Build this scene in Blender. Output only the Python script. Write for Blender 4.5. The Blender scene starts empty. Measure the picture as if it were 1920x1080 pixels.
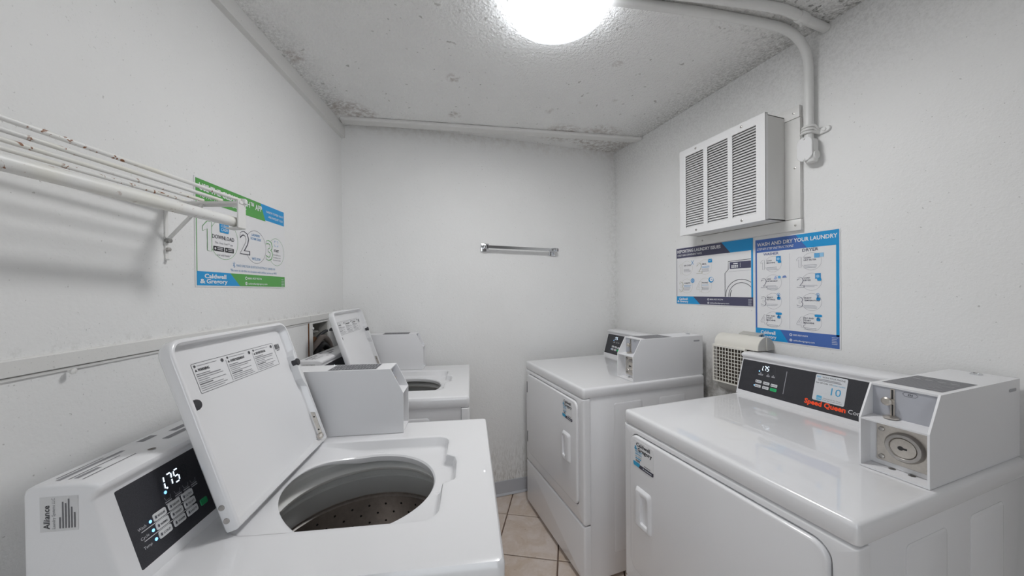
import bpy, bmesh, math, random
from mathutils import Vector, Matrix
random.seed(7)
C = bpy.context.scene.collection
SC = bpy.context.scene
PI = math.pi

# ---------------------------------------------------------------- camera, world, exposure
F_PX, Y_PP = 647.413, 548.95          # focal length and principal row in pixels (1920 wide frame)
CAM_H, YAW, PITCH, ROLL = 1.3618, -math.radians(19.75), -0.0064, -0.0100
fw = Vector((0, math.cos(PITCH), math.sin(PITCH)))
r0 = Vector((1, 0, 0)); u0 = r0.cross(fw)
rr = r0 * math.cos(ROLL) + u0 * math.sin(ROLL)
uu = u0 * math.cos(ROLL) - r0 * math.sin(ROLL)
m3 = Matrix((rr, uu, -fw)).transposed()
m3 = Matrix.Rotation(YAW, 3, 'Z') @ m3
camd = bpy.data.cameras.new('camera')
camd.sensor_width = 36; camd.lens = F_PX / 1920 * 36
camd.shift_y = (Y_PP - 540) / 1920
camd.clip_start = 0.02
cam = bpy.data.objects.new('camera', camd)
cam.matrix_world = Matrix.Translation((0, 0, CAM_H)) @ m3.to_4x4()
C.objects.link(cam); SC.camera = cam

world = bpy.data.worlds.new('world'); SC.world = world
world.use_nodes = True
world.node_tree.nodes['Background'].inputs[0].default_value = (0.9, 0.95, 1, 1)
world.node_tree.nodes['Background'].inputs[1].default_value = 2.5
SC.view_settings.view_transform = 'Standard'
SC.view_settings.look = 'None'
SC.view_settings.exposure = 0.0
SC.view_settings.gamma = 1
SC.view_settings.use_curve_mapping = False
LAMP_STRENGTH = 54.0
SC.cycles.max_bounces = 16
SC.cycles.diffuse_bounces = 12
SC.cycles.glossy_bounces = 6
SC.cycles.use_denoising = True

# ---------------------------------------------------------------- materials
MATS = {}
def s2l(c):
    return tuple(((v + .055) / 1.055) ** 2.4 if v > .04045 else v / 12.92 for v in c)
def hexc(h):
    h = h.lstrip('#')
    return s2l(tuple(int(h[i:i + 2], 16) / 255 for i in (0, 2, 4)))
def base_mat(name, col, rough=.5, metal=0, spec=.5, coat=0):
    if name in MATS: return MATS[name]
    m = bpy.data.materials.new(name); m.use_nodes = True
    b = m.node_tree.nodes['Principled BSDF']
    b.inputs['Base Color'].default_value = (*col, 1)
    b.inputs['Roughness'].default_value = rough
    b.inputs['Metallic'].default_value = metal
    b.inputs['Specular IOR Level'].default_value = spec
    b.inputs['Coat Weight'].default_value = coat
    b.inputs['Coat Roughness'].default_value = .012
    MATS[name] = m
    return m
def N(m, t, **kw):
    n = m.node_tree.nodes.new(t)
    for k, v in kw.items():
        if k in n.inputs: n.inputs[k].default_value = v
        else: setattr(n, k, v)
    return n
def L(m, a, b): m.node_tree.links.new(a, b)
def noise(m, scale, detail=3, rough=.55, vec=None, dist=0):
    n = N(m, 'ShaderNodeTexNoise'); n.inputs['Scale'].default_value = scale
    n.inputs['Detail'].default_value = detail; n.inputs['Roughness'].default_value = rough
    n.inputs['Distortion'].default_value = dist
    if vec is not None: L(m, vec, n.inputs['Vector'])
    return n.outputs['Fac']
def ramp(m, fac, a, b, ca=(0, 0, 0, 1), cb=(1, 1, 1, 1)):
    r = N(m, 'ShaderNodeValToRGB'); r.color_ramp.elements[0].position = a; r.color_ramp.elements[1].position = b
    r.color_ramp.elements[0].color = ca; r.color_ramp.elements[1].color = cb
    L(m, fac, r.inputs[0]); return r.outputs[0]
def mth(m, op, a, b=None, c=None, clamp=False):
    n = N(m, 'ShaderNodeMath', operation=op); n.use_clamp = clamp
    for i, v in enumerate((a, b, c)):
        if v is None: continue
        if isinstance(v, (int, float)): n.inputs[i].default_value = v
        else: L(m, v, n.inputs[i])
    return n.outputs[0]
def mixc(m, fac, a, b):
    n = N(m, 'ShaderNodeMix', data_type='RGBA')
    for i, v in ((0, fac), (6, a), (7, b)):
        if isinstance(v, (int, float)): n.inputs[i].default_value = v
        elif isinstance(v, tuple): n.inputs[i].default_value = (*v[:3], 1)
        else: L(m, v, n.inputs[i])
    return n.outputs[2]
def bump(m, h, strength, dist=.002, prev=None):
    n = N(m, 'ShaderNodeBump'); n.inputs['Strength'].default_value = strength; n.inputs['Distance'].default_value = dist
    L(m, h, n.inputs['Height'])
    if prev is not None: L(m, prev, n.inputs['Normal'])
    return n.outputs[0]
def bsdf(m): return m.node_tree.nodes['Principled BSDF']
def world_pos(m):
    g = N(m, 'ShaderNodeNewGeometry'); return g.outputs['Position']
def sep(m, v):
    s = N(m, 'ShaderNodeSeparateXYZ'); L(m, v, s.inputs[0]); return s.outputs

WALL = (.80, .80, .795)
def near(m, coord, target, width):
    """1 at the target coordinate, falling to 0 at the given distance"""
    d = mth(m, 'ABSOLUTE', mth(m, 'SUBTRACT', coord, target))
    return mth(m, 'SUBTRACT', 1.0, mth(m, 'DIVIDE', d, width), clamp=True)
def spots(m, p, lst):
    """sum of soft stains at world places: (x, y, z, radius)"""
    tot = None
    for x, y, z, r in lst:
        v = N(m, 'ShaderNodeVectorMath', operation='DISTANCE'); L(m, p, v.inputs[0]); v.inputs[1].default_value = (x, y, z)
        s = mth(m, 'SUBTRACT', 1.0, mth(m, 'DIVIDE', v.outputs['Value'], r), clamp=True)
        tot = s if tot is None else mth(m, 'MAXIMUM', tot, s)
    return tot
def wall_mat(name, col=WALL, mildew=None, bscale=1.0):
    m = base_mat(name, col, .5, spec=.35)
    p = world_pos(m)
    big = noise(m, 2.2, 3, .6, p); fine = noise(m, 150, 3, .6, p); mid = noise(m, 60, 4, .6, p)
    c = mixc(m, ramp(m, big, .35, .7), tuple(v * .965 for v in col), col)
    spk = mth(m, 'MULTIPLY', ramp(m, noise(m, 210, 2, .5, p), .66, .74), ramp(m, noise(m, 7, 3, .6, p), .42, .62))
    c = mixc(m, mth(m, 'MULTIPLY', spk, .34), c, (.33, .33, .32))
    spk2 = ramp(m, noise(m, 130, 2, .45, p), .735, .77)
    c = mixc(m, mth(m, 'MULTIPLY', spk2, .45), c, (.25, .24, .22))
    if mildew: c = mildew(m, p, c)
    L(m, c, bsdf(m).inputs['Base Color'])
    n1 = bump(m, mid, .34 * bscale, .003); n2 = bump(m, fine, .5 * bscale, .0014, n1)
    L(m, n2, bsdf(m).inputs['Normal'])
    return m
def mil_right(m, p, c):
    x, y, z = sep(m, p)
    edge = mth(m, 'POWER', near(m, z, 2.385, .42), 1.3)
    k = mth(m, 'MULTIPLY', edge, ramp(m, noise(m, 115, 4, .7, p), .42, .66))
    c = mixc(m, mth(m, 'MULTIPLY', k, .34), c, (.28, .275, .26))
    cor = mth(m, 'POWER', near(m, y, 2.19, .12), 1.5)
    k = mth(m, 'MULTIPLY', cor, ramp(m, noise(m, 40, 4, .7, p), .4, .7))
    c = mixc(m, mth(m, 'MULTIPLY', k, .4), c, (.3, .29, .26))
    s = mth(m, 'MULTIPLY', spots(m, p, [(1.62, 1.36, .80, .30), (1.62, 1.42, .93, .10), (1.62, 1.27, .86, .2), (1.62, 1.3, .62, .3)]), 1.5, clamp=True)
    k = mth(m, 'MULTIPLY', s, ramp(m, noise(m, 16, 5, .7, p), .3, .6))
    c = mixc(m, mth(m, 'MULTIPLY', k, .75), c, (.21, .195, .17))
    return c
def mil_back(m, p, c):
    x, y, z = sep(m, p)
    low = mth(m, 'POWER', near(m, z, .08, .42), 1.6)
    mp = N(m, 'ShaderNodeMapping'); L(m, p, mp.inputs[0]); mp.inputs['Scale'].default_value = (1, 1, .22)
    k = mth(m, 'MULTIPLY', low, ramp(m, noise(m, 120, 4, .7, mp.outputs[0]), .42, .68))
    c = mixc(m, mth(m, 'MULTIPLY', k, .75), c, (.3, .28, .23))
    cor = mth(m, 'POWER', near(m, x, 1.62, .16), 1.4)
    k = mth(m, 'MULTIPLY', cor, ramp(m, noise(m, 45, 4, .7, p), .4, .66))
    c = mixc(m, mth(m, 'MULTIPLY', k, .4), c, (.33, .32, .29))
    top = mth(m, 'POWER', near(m, z, 2.4, .14), 1.3)
    k = mth(m, 'MULTIPLY', top, ramp(m, noise(m, 30, 4, .7, p), .4, .66))
    return mixc(m, mth(m, 'MULTIPLY', k, .45), c, (.42, .36, .31))
def mil_left(m, p, c):
    x, y, z = sep(m, p)
    k = mth(m, 'MULTIPLY', near(m, z, 1.26, .02), ramp(m, noise(m, 40, 4, .7, p), .5, .62))
    return mixc(m, mth(m, 'MULTIPLY', k, .25), c, (.3, .29, .27))
def ceil_mat():
    col = (.91, .91, .90)
    m = base_mat('stippled ceiling paint', col, .42, spec=.4)
    p = world_pos(m); x, y, z = sep(m, p)
    c = mixc(m, ramp(m, noise(m, 3, 3, .6, p), .3, .7), tuple(v * .95 for v in col), col)
    # mildew along the joints with the right, the left and the back wall
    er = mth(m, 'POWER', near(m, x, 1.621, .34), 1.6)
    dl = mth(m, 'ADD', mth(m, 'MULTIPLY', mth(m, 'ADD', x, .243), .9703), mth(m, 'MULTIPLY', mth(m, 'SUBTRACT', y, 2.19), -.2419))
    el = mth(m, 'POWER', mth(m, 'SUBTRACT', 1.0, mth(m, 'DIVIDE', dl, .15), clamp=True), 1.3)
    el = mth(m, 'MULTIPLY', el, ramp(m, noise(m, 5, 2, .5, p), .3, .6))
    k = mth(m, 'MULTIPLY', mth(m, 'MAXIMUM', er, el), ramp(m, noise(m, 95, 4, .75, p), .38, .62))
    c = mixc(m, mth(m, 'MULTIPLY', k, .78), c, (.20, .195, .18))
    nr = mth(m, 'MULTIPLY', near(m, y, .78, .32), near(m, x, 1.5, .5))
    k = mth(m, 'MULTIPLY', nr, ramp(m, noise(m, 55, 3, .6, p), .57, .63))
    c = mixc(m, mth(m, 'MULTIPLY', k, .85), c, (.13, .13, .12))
    # scattered specks and brown water marks
    spk = mth(m, 'MULTIPLY', ramp(m, noise(m, 42, 2, .4, p), .70, .735), ramp(m, noise(m, 4, 2, .5, p), .38, .55))
    c = mixc(m, mth(m, 'MULTIPLY', spk, .55), c, (.25, .235, .21))
    s = spots(m, p, [(-.20, 2.02, 2.31, .12), (-.12, 2.06, 2.32, .10), (-.34, 1.60, 2.28, .06), (1.05, 1.98, 2.38, .16), (1.3, 1.96, 2.38, .2), (1.45, 2.06, 2.39, .22), (.98, 1.30, 2.39, .035), (.86, 1.75, 2.385, .04), (.30, 1.62, 2.38, .045), (1.15, 1.55, 2.39, .03), (.98, 1.62, 2.39, .03), (.87, 1.72, 2.385, .03), (.36, 1.93, 2.37, .05)])
    k = mth(m, 'MULTIPLY', mth(m, 'MULTIPLY', s, 2.2, clamp=True), ramp(m, noise(m, 38, 4, .7, p), .42, .6))
    c = mixc(m, mth(m, 'MULTIPLY', k, .62), c, (.33, .27, .235))
    L(m, c, bsdf(m).inputs['Base Color'])
    n1 = bump(m, ramp(m, noise(m, 85, 3, .6, p), .35, .68), .85, .0045)
    L(m, n1, bsdf(m).inputs['Normal'])
    return m
def enamel():
    m = base_mat('white enamel', (.78, .78, .795), .3, spec=.5, coat=1.0)
    p = world_pos(m)
    L(m, bump(m, noise(m, 320, 2, .5, p), .03, .0004), bsdf(m).inputs['Normal'])
    return m
def painted_metal(): # coin boxes and consoles: slightly textured white powder coat
    m = base_mat('white powder coat', (.77, .77, .785), .34, spec=.5)
    p = world_pos(m)
    L(m, bump(m, noise(m, 420, 2, .5, p), .12, .0006), bsdf(m).inputs['Normal'])
    return m
def tile_mat():
    m = base_mat('beige stone tile', (.6, .5, .43), .38)
    p = world_pos(m)
    oi = N(m, 'ShaderNodeObjectInfo')
    v = N(m, 'ShaderNodeVectorMath', operation='ADD'); L(m, p, v.inputs[0])
    cx = N(m, 'ShaderNodeCombineXYZ'); L(m, mth(m, 'MULTIPLY', oi.outputs['Random'], 9.0), cx.inputs[0]); L(m, cx.outputs[0], v.inputs[1])
    a = noise(m, 7, 5, .62, v.outputs[0], 1.0); b = noise(m, 26, 5, .7, v.outputs[0])
    c = mixc(m, ramp(m, a, .35, .68), (.67, .59, .54), (.54, .43, .335))
    c = mixc(m, mth(m, 'MULTIPLY', ramp(m, b, .5, .72), .45), c, (.74, .68, .64))
    c = mixc(m, mth(m, 'MULTIPLY', ramp(m, noise(m, 70, 2, .4, p), .7, .75), .5), c, (.3, .22, .17))
    L(m, c, bsdf(m).inputs['Base Color'])
    L(m, bump(m, b, .25, .002), bsdf(m).inputs['Normal'])
    return m
def rusty():
    m = base_mat('chipped white paint', (.74, .74, .71), .4)
    p = world_pos(m)
    y = ramp(m, noise(m, 9, 2, .5, p), .45, .7)
    c = mixc(m, mth(m, 'MULTIPLY', y, .55), (.77, .77, .755), (.74, .71, .58))
    r = mth(m, 'MULTIPLY', ramp(m, noise(m, 75, 3, .6, p, .6), .60, .64), ramp(m, noise(m, 11, 2, .5, p), .53, .58))
    c = mixc(m, r, c, (.23, .085, .03))
    L(m, c, bsdf(m).inputs['Base Color'])
    return m
def dusty():
    m = base_mat('dusty grey iron', (.3, .3, .29), .85)
    p = world_pos(m); k = ramp(m, noise(m, 90, 4, .7, p), .35, .7)
    L(m, mixc(m, k, (.34, .34, .33), (.13, .12, .11)), bsdf(m).inputs['Base Color'])
    L(m, bump(m, noise(m, 160, 3, .6, p), .8, .003), bsdf(m).inputs['Normal'])
    return m
def panel_mat():
    m = base_mat('charcoal control panel', (.024, .024, .03), .35)
    p = world_pos(m); k = ramp(m, noise(m, 900, 2, .6, p), .45, .75)
    L(m, mixc(m, mth(m, 'MULTIPLY', k, .5), (.024, .024, .03), (.075, .075, .085)), bsdf(m).inputs['Base Color'])
    return m
def steel(name='brushed steel', col=(.52, .5, .48), rough=.35):
    m = base_mat(name, col, rough, 1)
    p = world_pos(m)
    L(m, ramp(m, noise(m, 60, 4, .7, p), .3, .7, (*(v * .8 for v in col), 1), (*col, 1)), bsdf(m).inputs['Base Color'])
    return m
def emit(name, col, st):
    if name in MATS: return MATS[name]
    m = base_mat(name, col, .3)
    bsdf(m).inputs['Emission Color'].default_value = (*col, 1); bsdf(m).inputs['Emission Strength'].default_value = st
    return m
M_WL, M_WB, M_WR = wall_mat('left wall paint', mildew=mil_left), wall_mat('back wall paint', mildew=mil_back), wall_mat('right wall paint', mildew=mil_right)
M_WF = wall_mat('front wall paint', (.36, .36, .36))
M_CEIL, M_EN, M_PC, M_TILE, M_RUST, M_DUST, M_PANEL = ceil_mat(), enamel(), painted_metal(), tile_mat(), rusty(), dusty(), panel_mat()
M_TRIM = wall_mat('trim paint', (.72, .715, .70), bscale=.45)
M_PAINTPIPE = base_mat('white pipe paint', (.73, .73, .72), .4)
M_VENT = base_mat('white vent paint', (.77, .77, .775), .3)
M_VENTOLD = base_mat('off white vent housing paint', (.72, .715, .70), .42)
M_PLASTIC = base_mat('cream plastic', (.73, .71, .655), .42)
M_PLASTICD = base_mat('grey beige plastic', (.50, .49, .46), .5)
M_DARK = base_mat('dark void', (.03, .03, .03), .7)
M_BROWN = base_mat('brown lint', (.05, .036, .026), .9)
M_GAP = base_mat('gap shade grey', (.12, .12, .125), .8)
M_STEEL, M_CHROME = steel(), base_mat('chrome', (.72, .73, .75), .14, 1)
M_BASKET = steel('basket steel', (.62, .585, .56), .34)
M_ZINC = steel('worn zinc plate', (.66, .62, .57), .4)
M_TUBW, M_TUBG = base_mat('white tub plastic', (.82, .82, .80), .36), base_mat('grey tub plastic', (.50, .505, .50), .5)
M_TUBM = base_mat('mid grey tub plastic', (.64, .645, .635), .45)
M_RUBBER = base_mat('charcoal rubber', (.035, .035, .04), .55)
M_BLACK = base_mat('black rubber hose', (.02, .02, .022), .5)
M_HOSE = base_mat('grey brown hose', (.25, .21, .19), .7)
M_BRASS = base_mat('tarnished brass', (.2, .11, .06), .5, .6)
M_GROUT = base_mat('brown grout', (.19, .13, .10), .9)
M_COVE = base_mat('grey vinyl base', (.44, .45, .48), .5)
M_PAPER = base_mat('laminated white paper', (.76, .76, .77), .35)
M_LED = emit('lit white digit', (.75, .88, 1.0), 1.7)
M_LEDB = emit('lit blue indicator', (.22, .55, 1.0), 1.6)
PC = {}
def ink(h):
    if h not in PC: PC[h] = base_mat('ink ' + h.lstrip('#'), hexc(h), .45)
    return PC[h]

# ---------------------------------------------------------------- mesh helpers
class MB:
    """collects faces, then links them as ONE mesh object"""
    def __init__(s): s.v, s.f, s.mi, s.mats = [], [], [], []
    def mid(s, m):
        if m not in s.mats: s.mats.append(m)
        return s.mats.index(m)
    def add(s, vs, fs, m):
        o = len(s.v); s.v += [Vector(q) for q in vs]; k = s.mid(m)
        for f in fs: s.f.append([i + o for i in f]); s.mi.append(k)
        return s
    def quad(s, a, b, c, d, m): return s.add((a, b, c, d), ((0, 1, 2, 3),), m)
    def from_bm(s, bm, m):
        bm.verts.index_update()
        s.add([v.co.copy() for v in bm.verts], [[v.index for v in f.verts] for f in bm.faces], m); bm.free(); return s
    def box(s, a, b, m, bev=0, seg=2):
        bm = bmesh.new()
        bmesh.ops.create_cube(bm, size=1)
        for v in bm.verts: v.co = Vector([(a[i] + b[i]) / 2 + v.co[i] * (b[i] - a[i]) for i in range(3)])
        if bev: bmesh.ops.bevel(bm, geom=bm.edges[:], offset=bev, segments=seg, profile=.5, affect='EDGES')
        return s.from_bm(bm, m)
    def loft(s, loops, m, cap0=True, cap1=True):
        n = len(loops[0]); vs = [q for l in loops for q in l]; fs = []
        for k in range(len(loops) - 1):
            for i in range(n):
                j = (i + 1) % n
                fs.append((k * n + i, k * n + j, (k + 1) * n + j, (k + 1) * n + i))
        if cap0: fs.append(tuple(range(n - 1, -1, -1)))
        if cap1: fs.append(tuple(range((len(loops) - 1) * n, len(loops) * n)))
        return s.add(vs, fs, m)
    def tube(s, pts, r, m, n=14, caps=True):
        P = [Vector(p) for p in pts]; loops = []; up = None
        for i, p in enumerate(P):
            t = (P[min(i + 1, len(P) - 1)] - P[max(i - 1, 0)]).normalized()
            if up is None:
                up = Vector((0, 0, 1)) if abs(t.z) < .9 else Vector((1, 0, 0))
            a = t.cross(up).normalized(); up = a.cross(t).normalized()
            rad = r[i] if isinstance(r, (list, tuple)) else r
            loops.append([p + (a * math.cos(2 * PI * k / n) + up * math.sin(2 * PI * k / n)) * rad for k in range(n)])
        return s.loft(loops, m, caps, caps)
    def lathe(s, prof, c, ex, ey, ez, m, n=40, caps=True):
        """prof: (radius, height along ez)"""
        c, ex, ey, ez = map(Vector, (c, ex, ey, ez))
        loops = [[c + ex * (r * math.cos(2 * PI * k / n)) + ey * (r * math.sin(2 * PI * k / n)) + ez * h for k in range(n)] for r, h in prof]
        return s.loft(loops, m, caps, caps)
    def build(s, name, parent=None, ang=35, smooth=True, off=None):
        me = bpy.data.meshes.new(name)
        vs = [v - off for v in s.v] if off is not None else s.v
        me.from_pydata([tuple(v) for v in vs], [], s.f)
        for m in s.mats: me.materials.append(m)
        me.polygons.foreach_set('material_index', s.mi)
        bm = bmesh.new(); bm.from_mesh(me); bmesh.ops.remove_doubles(bm, verts=bm.verts, dist=1e-6)
        if s.recalc: bmesh.ops.recalc_face_normals(bm, faces=bm.faces)
        bm.to_mesh(me); bm.free()
        if smooth:
            me.polygons.foreach_set('use_smooth', [True] * len(me.polygons))
            me.set_sharp_from_angle(angle=math.radians(ang))
        o = bpy.data.objects.new(name, me); C.objects.link(o)
        if parent: o.parent = parent
        return o
    recalc = True
def rrect(x0, x1, y0, y1, r, seg=6):
    r = max(r, 1e-4); out = []
    for cx, cy, a0 in ((x1 - r, y1 - r, 0), (x0 + r, y1 - r, 90), (x0 + r, y0 + r, 180), (x1 - r, y0 + r, 270)):
        for k in range(seg + 1):
            a = math.radians(a0 + 90 * k / seg); out.append((cx + r * math.cos(a), cy + r * math.sin(a)))
    return out
def rplate(mb, box2, r, steps, fn, m, seg=6, cap0=True, cap1=True):
    """rounded rectangle lofted through (inset, height) steps; fn maps (a, b, h) to a point"""
    x0, x1, y0, y1 = box2
    loops = [[Vector(fn(a, b, h)) for a, b in rrect(x0 + i, x1 - i, y0 + i, y1 - i, max(r - i, .0008), seg)] for i, h in steps]
    return mb.loft(loops, m, cap0, cap1)
def polar(poly, c, angs):
    out = []; n = len(poly)
    for a in angs:
        dx, dy = math.cos(a), math.sin(a); best = None
        for i in range(n):
            x1, y1 = poly[i][0] - c[0], poly[i][1] - c[1]; x2, y2 = poly[(i + 1) % n][0] - c[0], poly[(i + 1) % n][1] - c[1]
            ex, ey = x2 - x1, y2 - y1; den = dx * ey - dy * ex
            if abs(den) < 1e-12: continue
            t = (x1 * ey - y1 * ex) / den; q = (x1 * dy - y1 * dx) / den
            if t > 0 and -1e-7 <= q <= 1 + 1e-7 and (best is None or t > best): best = t
        out.append((c[0] + dx * best, c[1] + dy * best))
    return out
def angles(polys, c, n=96):
    s = {round(2 * PI * k / n, 5) for k in range(n)}
    for p in polys: s |= {round(math.atan2(y - c[1], x - c[0]) % (2 * PI), 5) for x, y in p}
    s = sorted(s); out = [s[0]]
    for a in s[1:]:
        if a - out[-1] > 1e-4: out.append(a)
    return out
def empty(name, label, cat, mat, group=None):
    o = bpy.data.objects.new(name, None); C.objects.link(o)
    o.matrix_world = mat; o.empty_display_size = .1
    o['label'] = label; o['category'] = cat
    if group: o['group'] = group
    return o
def structure(o): o['kind'] = 'structure'; return o
def tag(o, label, cat, group=None):
    o['label'] = label; o['category'] = cat
    if group: o['group'] = group
    return o

# flat print: lettering and graphics on a plane -------------------------------------------------
TXT = {}
def glyphs(s, bold=0.0, shear=0.0):
    key = (s, round(bold, 3), round(shear, 2))
    if key in TXT: return TXT[key]
    cu = bpy.data.curves.new('t', 'FONT'); cu.body = s; cu.size = 1; cu.resolution_u = 2; cu.offset = bold; cu.shear = shear
    cu.fill_mode = 'BOTH'
    o = bpy.data.objects.new('t', cu); C.objects.link(o)
    bpy.context.view_layer.update()
    dg = bpy.context.evaluated_depsgraph_get()
    me = bpy.data.meshes.new_from_object(o.evaluated_get(dg))
    vs = [(v.co.x, v.co.y) for v in me.vertices]; fs = [tuple(p.vertices) for p in me.polygons]
    bpy.data.objects.remove(o); bpy.data.curves.remove(cu); bpy.data.meshes.remove(me)
    x0 = min((v[0] for v in vs), default=0); x1 = max((v[0] for v in vs), default=0)
    TXT[key] = (vs, fs, x0, x1)
    return TXT[key]
CAP = .70   # cap height of the built-in font at size 1
class Print:
    def __init__(s, org, ex, ey, lay=.00035):
        s.o, s.ex, s.ey = Vector(org), Vector(ex).normalized(), Vector(ey).normalized()
        s.en = s.ex.cross(s.ey); s.lay = lay; s.mb = MB(); s.mb.recalc = False
    def P(s, x, y, l): return s.o + s.ex * x + s.ey * y + s.en * (s.lay * l)
    def poly(s, pts, col, l=1):
        m = ink(col) if isinstance(col, str) else col
        s.mb.add([s.P(x, y, l) for x, y in pts], [tuple(range(len(pts)))], m)
    def rect(s, x0, y0, x1, y1, col, l=1): s.poly(((x0, y0), (x1, y0), (x1, y1), (x0, y1)), col, l)
    def rrect(s, x0, y0, x1, y1, r, col, l=1): s.poly(rrect(x0, x1, y0, y1, r, 4), col, l)
    def disc(s, x, y, r, col, l=1, n=20): s.poly([(x + r * math.cos(2 * PI * k / n), y + r * math.sin(2 * PI * k / n)) for k in range(n)], col, l)
    def line(s, pts, w, col, l=1, closed=False):
        m = ink(col) if isinstance(col, str) else col
        n = len(pts); A, B = [], []
        for i in range(n):
            p0 = pts[i - 1] if (i > 0 or closed) else pts[i]; p1 = pts[(i + 1) % n] if (i < n - 1 or closed) else pts[i]
            dx, dy = p1[0] - p0[0], p1[1] - p0[1]; q = math.hypot(dx, dy) or 1
            A.append(s.P(pts[i][0] - dy / q * w / 2, pts[i][1] + dx / q * w / 2, l)); B.append(s.P(pts[i][0] + dy / q * w / 2, pts[i][1] - dx / q * w / 2, l))
        k = n if closed else n - 1
        s.mb.add(A + B, [(n + i, n + (i + 1) % n, (i + 1) % n, i) for i in range(k)], m)
    def arc(s, x, y, r, a0, a1, w, col, l=1, n=28, ry=None):
        s.line([(x + r * math.cos(math.radians(a0 + (a1 - a0) * k / n)), y + (ry or r) * math.sin(math.radians(a0 + (a1 - a0) * k / n))) for k in range(n + 1)], w, col, l)
    def text(s, t, x, y, h, col, l=2, bold=0.0, width=None, align='l', shear=0.0):
        """cap height h; x, y = baseline start (or centre / end)"""
        vs, fs, x0, x1 = glyphs(t, bold, shear)
        if not vs: return
        k = h / CAP; kx = width / (x1 - x0) if width else k
        w = (x1 - x0) * kx; ox = x - x0 * kx - (w / 2 if align == 'c' else w if align == 'r' else 0)
        m = ink(col) if isinstance(col, str) else col
        s.mb.add([s.P(ox + a * kx, y + b * k, l) for a, b in vs], fs, m)
    def bars(s, x, y, w, n, h, gap, col, l=1, jag=.25):
        """fine print too small to read"""
        for k in range(n):
            ww = w * (1 - jag * random.random()); s.rect(x, y - k * gap, x + ww, y - k * gap + h, col, l)
    def barcode(s, x0, y0, x1, y1, col='#26262a', l=1, n=12):
        x = x0; u = (x1 - x0) / (n * 2.4)
        while x < x1 - u:
            w = u * random.choice((.7, 1, 1.9)); s.rect(x, y0, min(x + w, x1), y1, col, l); x += w + u * random.choice((.7, 1, 1.4))
    def build(s, name, parent): return s.mb.build(name, parent, smooth=False)

# ---------------------------------------------------------------- room shell
XR, YB, YF = 1.595, 2.153, -.95      # the back wall meets the right wall at (XR, YB) and runs 2 degrees off square
ANG = math.radians(-104)
LC = Vector((-.2461, 2.218, 0)); BT = math.atan2(2.218 - YB, XR + .2461)   # back left corner, turn of the back wall
LE = Vector((math.cos(ANG), math.sin(ANG), 0)); LN = Vector((-math.sin(ANG), math.cos(ANG), 0))
KL_, KR = 1.0128, .984                       # wall distance corrections for positions measured on the side walls
def RZ(z): return CAM_H + (z - CAM_H) * KR
def RY(y): return y * KR
def LW0(s, z, d=0.0):
    """point by the left wall: s along it from the back corner, z up, d out into the room"""
    p = LC + LE * s + LN * d; return Vector((p.x, p.y, z))
def LW(s, z, d=0.0): return LW0(s * KL_, CAM_H + (z - CAM_H) * KL_, d)
S_END0 = (LC.y - YF) / -LE.y; S_END = S_END0 / KL_
LFRONT = LW0(S_END0, 0)
ROOM = [(LFRONT.x, YF), (XR, YF), (XR, YB), (LC.x, LC.y)]
def back_y(x): return YB + (XR - x) * math.tan(BT)
def ceil_z(x, y):
    q = Vector((x, y, 0)) - LC; d = max(q.dot(LN), 0); s = min(max(q.dot(LE), 0), 1.15)
    b = 2.372 - (.047 + .05 * s) * math.exp(-d / .27)
    t = (x + .236) / 1.828; zl = 2.332 + t * .0365 + .0008; v = y - (2.108 - .252 * t)
    return b + (min(b, zl) - b) * math.exp(-(v / (.35 if v < 0 else .035)) ** 2)
# floor slab with tiles
TH = math.radians(-29.4); TS = .318
E1 = Vector((math.cos(TH), math.sin(TH))); E2 = Vector((-math.sin(TH), math.cos(TH))); T0 = Vector((.669, 1.989))
mb = MB(); mb.add([(x, y, -.012) for x, y in ROOM] + [(x, y, -.06) for x, y in ROOM], [(0, 1, 2, 3), (7, 6, 5, 4), (0, 4, 5, 1), (1, 5, 6, 2), (2, 6, 7, 3), (3, 7, 4, 0)], M_GROUT)
floor = structure(mb.build('floor', smooth=False))
def clip(poly, rm):
    out = poly
    for i in range(len(rm)):
        a, b = Vector(rm[i]), Vector(rm[(i + 1) % len(rm)]); n = Vector((-(b - a).y, (b - a).x)).normalized(); src, out = out, []
        for j in range(len(src)):
            p, q = src[j], src[(j + 1) % len(src)]; dp, dq = (p - a).dot(n) - .003, (q - a).dot(n) - .003
            if dp >= 0: out.append(p)
            if dp * dq < 0: out.append(p + (q - p) * (dp / (dp - dq)))
        if len(out) < 3: return []
    return out
for i in range(-9, 9):
    for j in range(-11, 9):
        g = .0035
        q = [T0 + E1 * ((i + a) * TS) + E2 * ((j + b) * TS) for a, b in ((0, 0), (1, 0), (1, 1), (0, 1))]
        c0 = sum(q, Vector((0, 0))) / 4
        q = [c0 + (p - c0) * (1 - 2 * g / TS) for p in q]
        q = clip(q, ROOM)
        if not q: continue
        c = sum(q, Vector((0, 0))) / len(q)
        if max((p - c).length for p in q) < .03: continue
        t = MB(); z = random.uniform(-.0006, .0006)
        ins = [c + (p - c) * (1 - .003 / max((p - c).length, .01)) for p in q]
        t.loft([[Vector((p.x, p.y, -.012)) for p in q], [Vector((p.x, p.y, z - .002)) for p in q], [Vector((p.x, p.y, z)) for p in ins]], M_TILE)
        t.build('tile', floor, ang=80, smooth=False)
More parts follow.
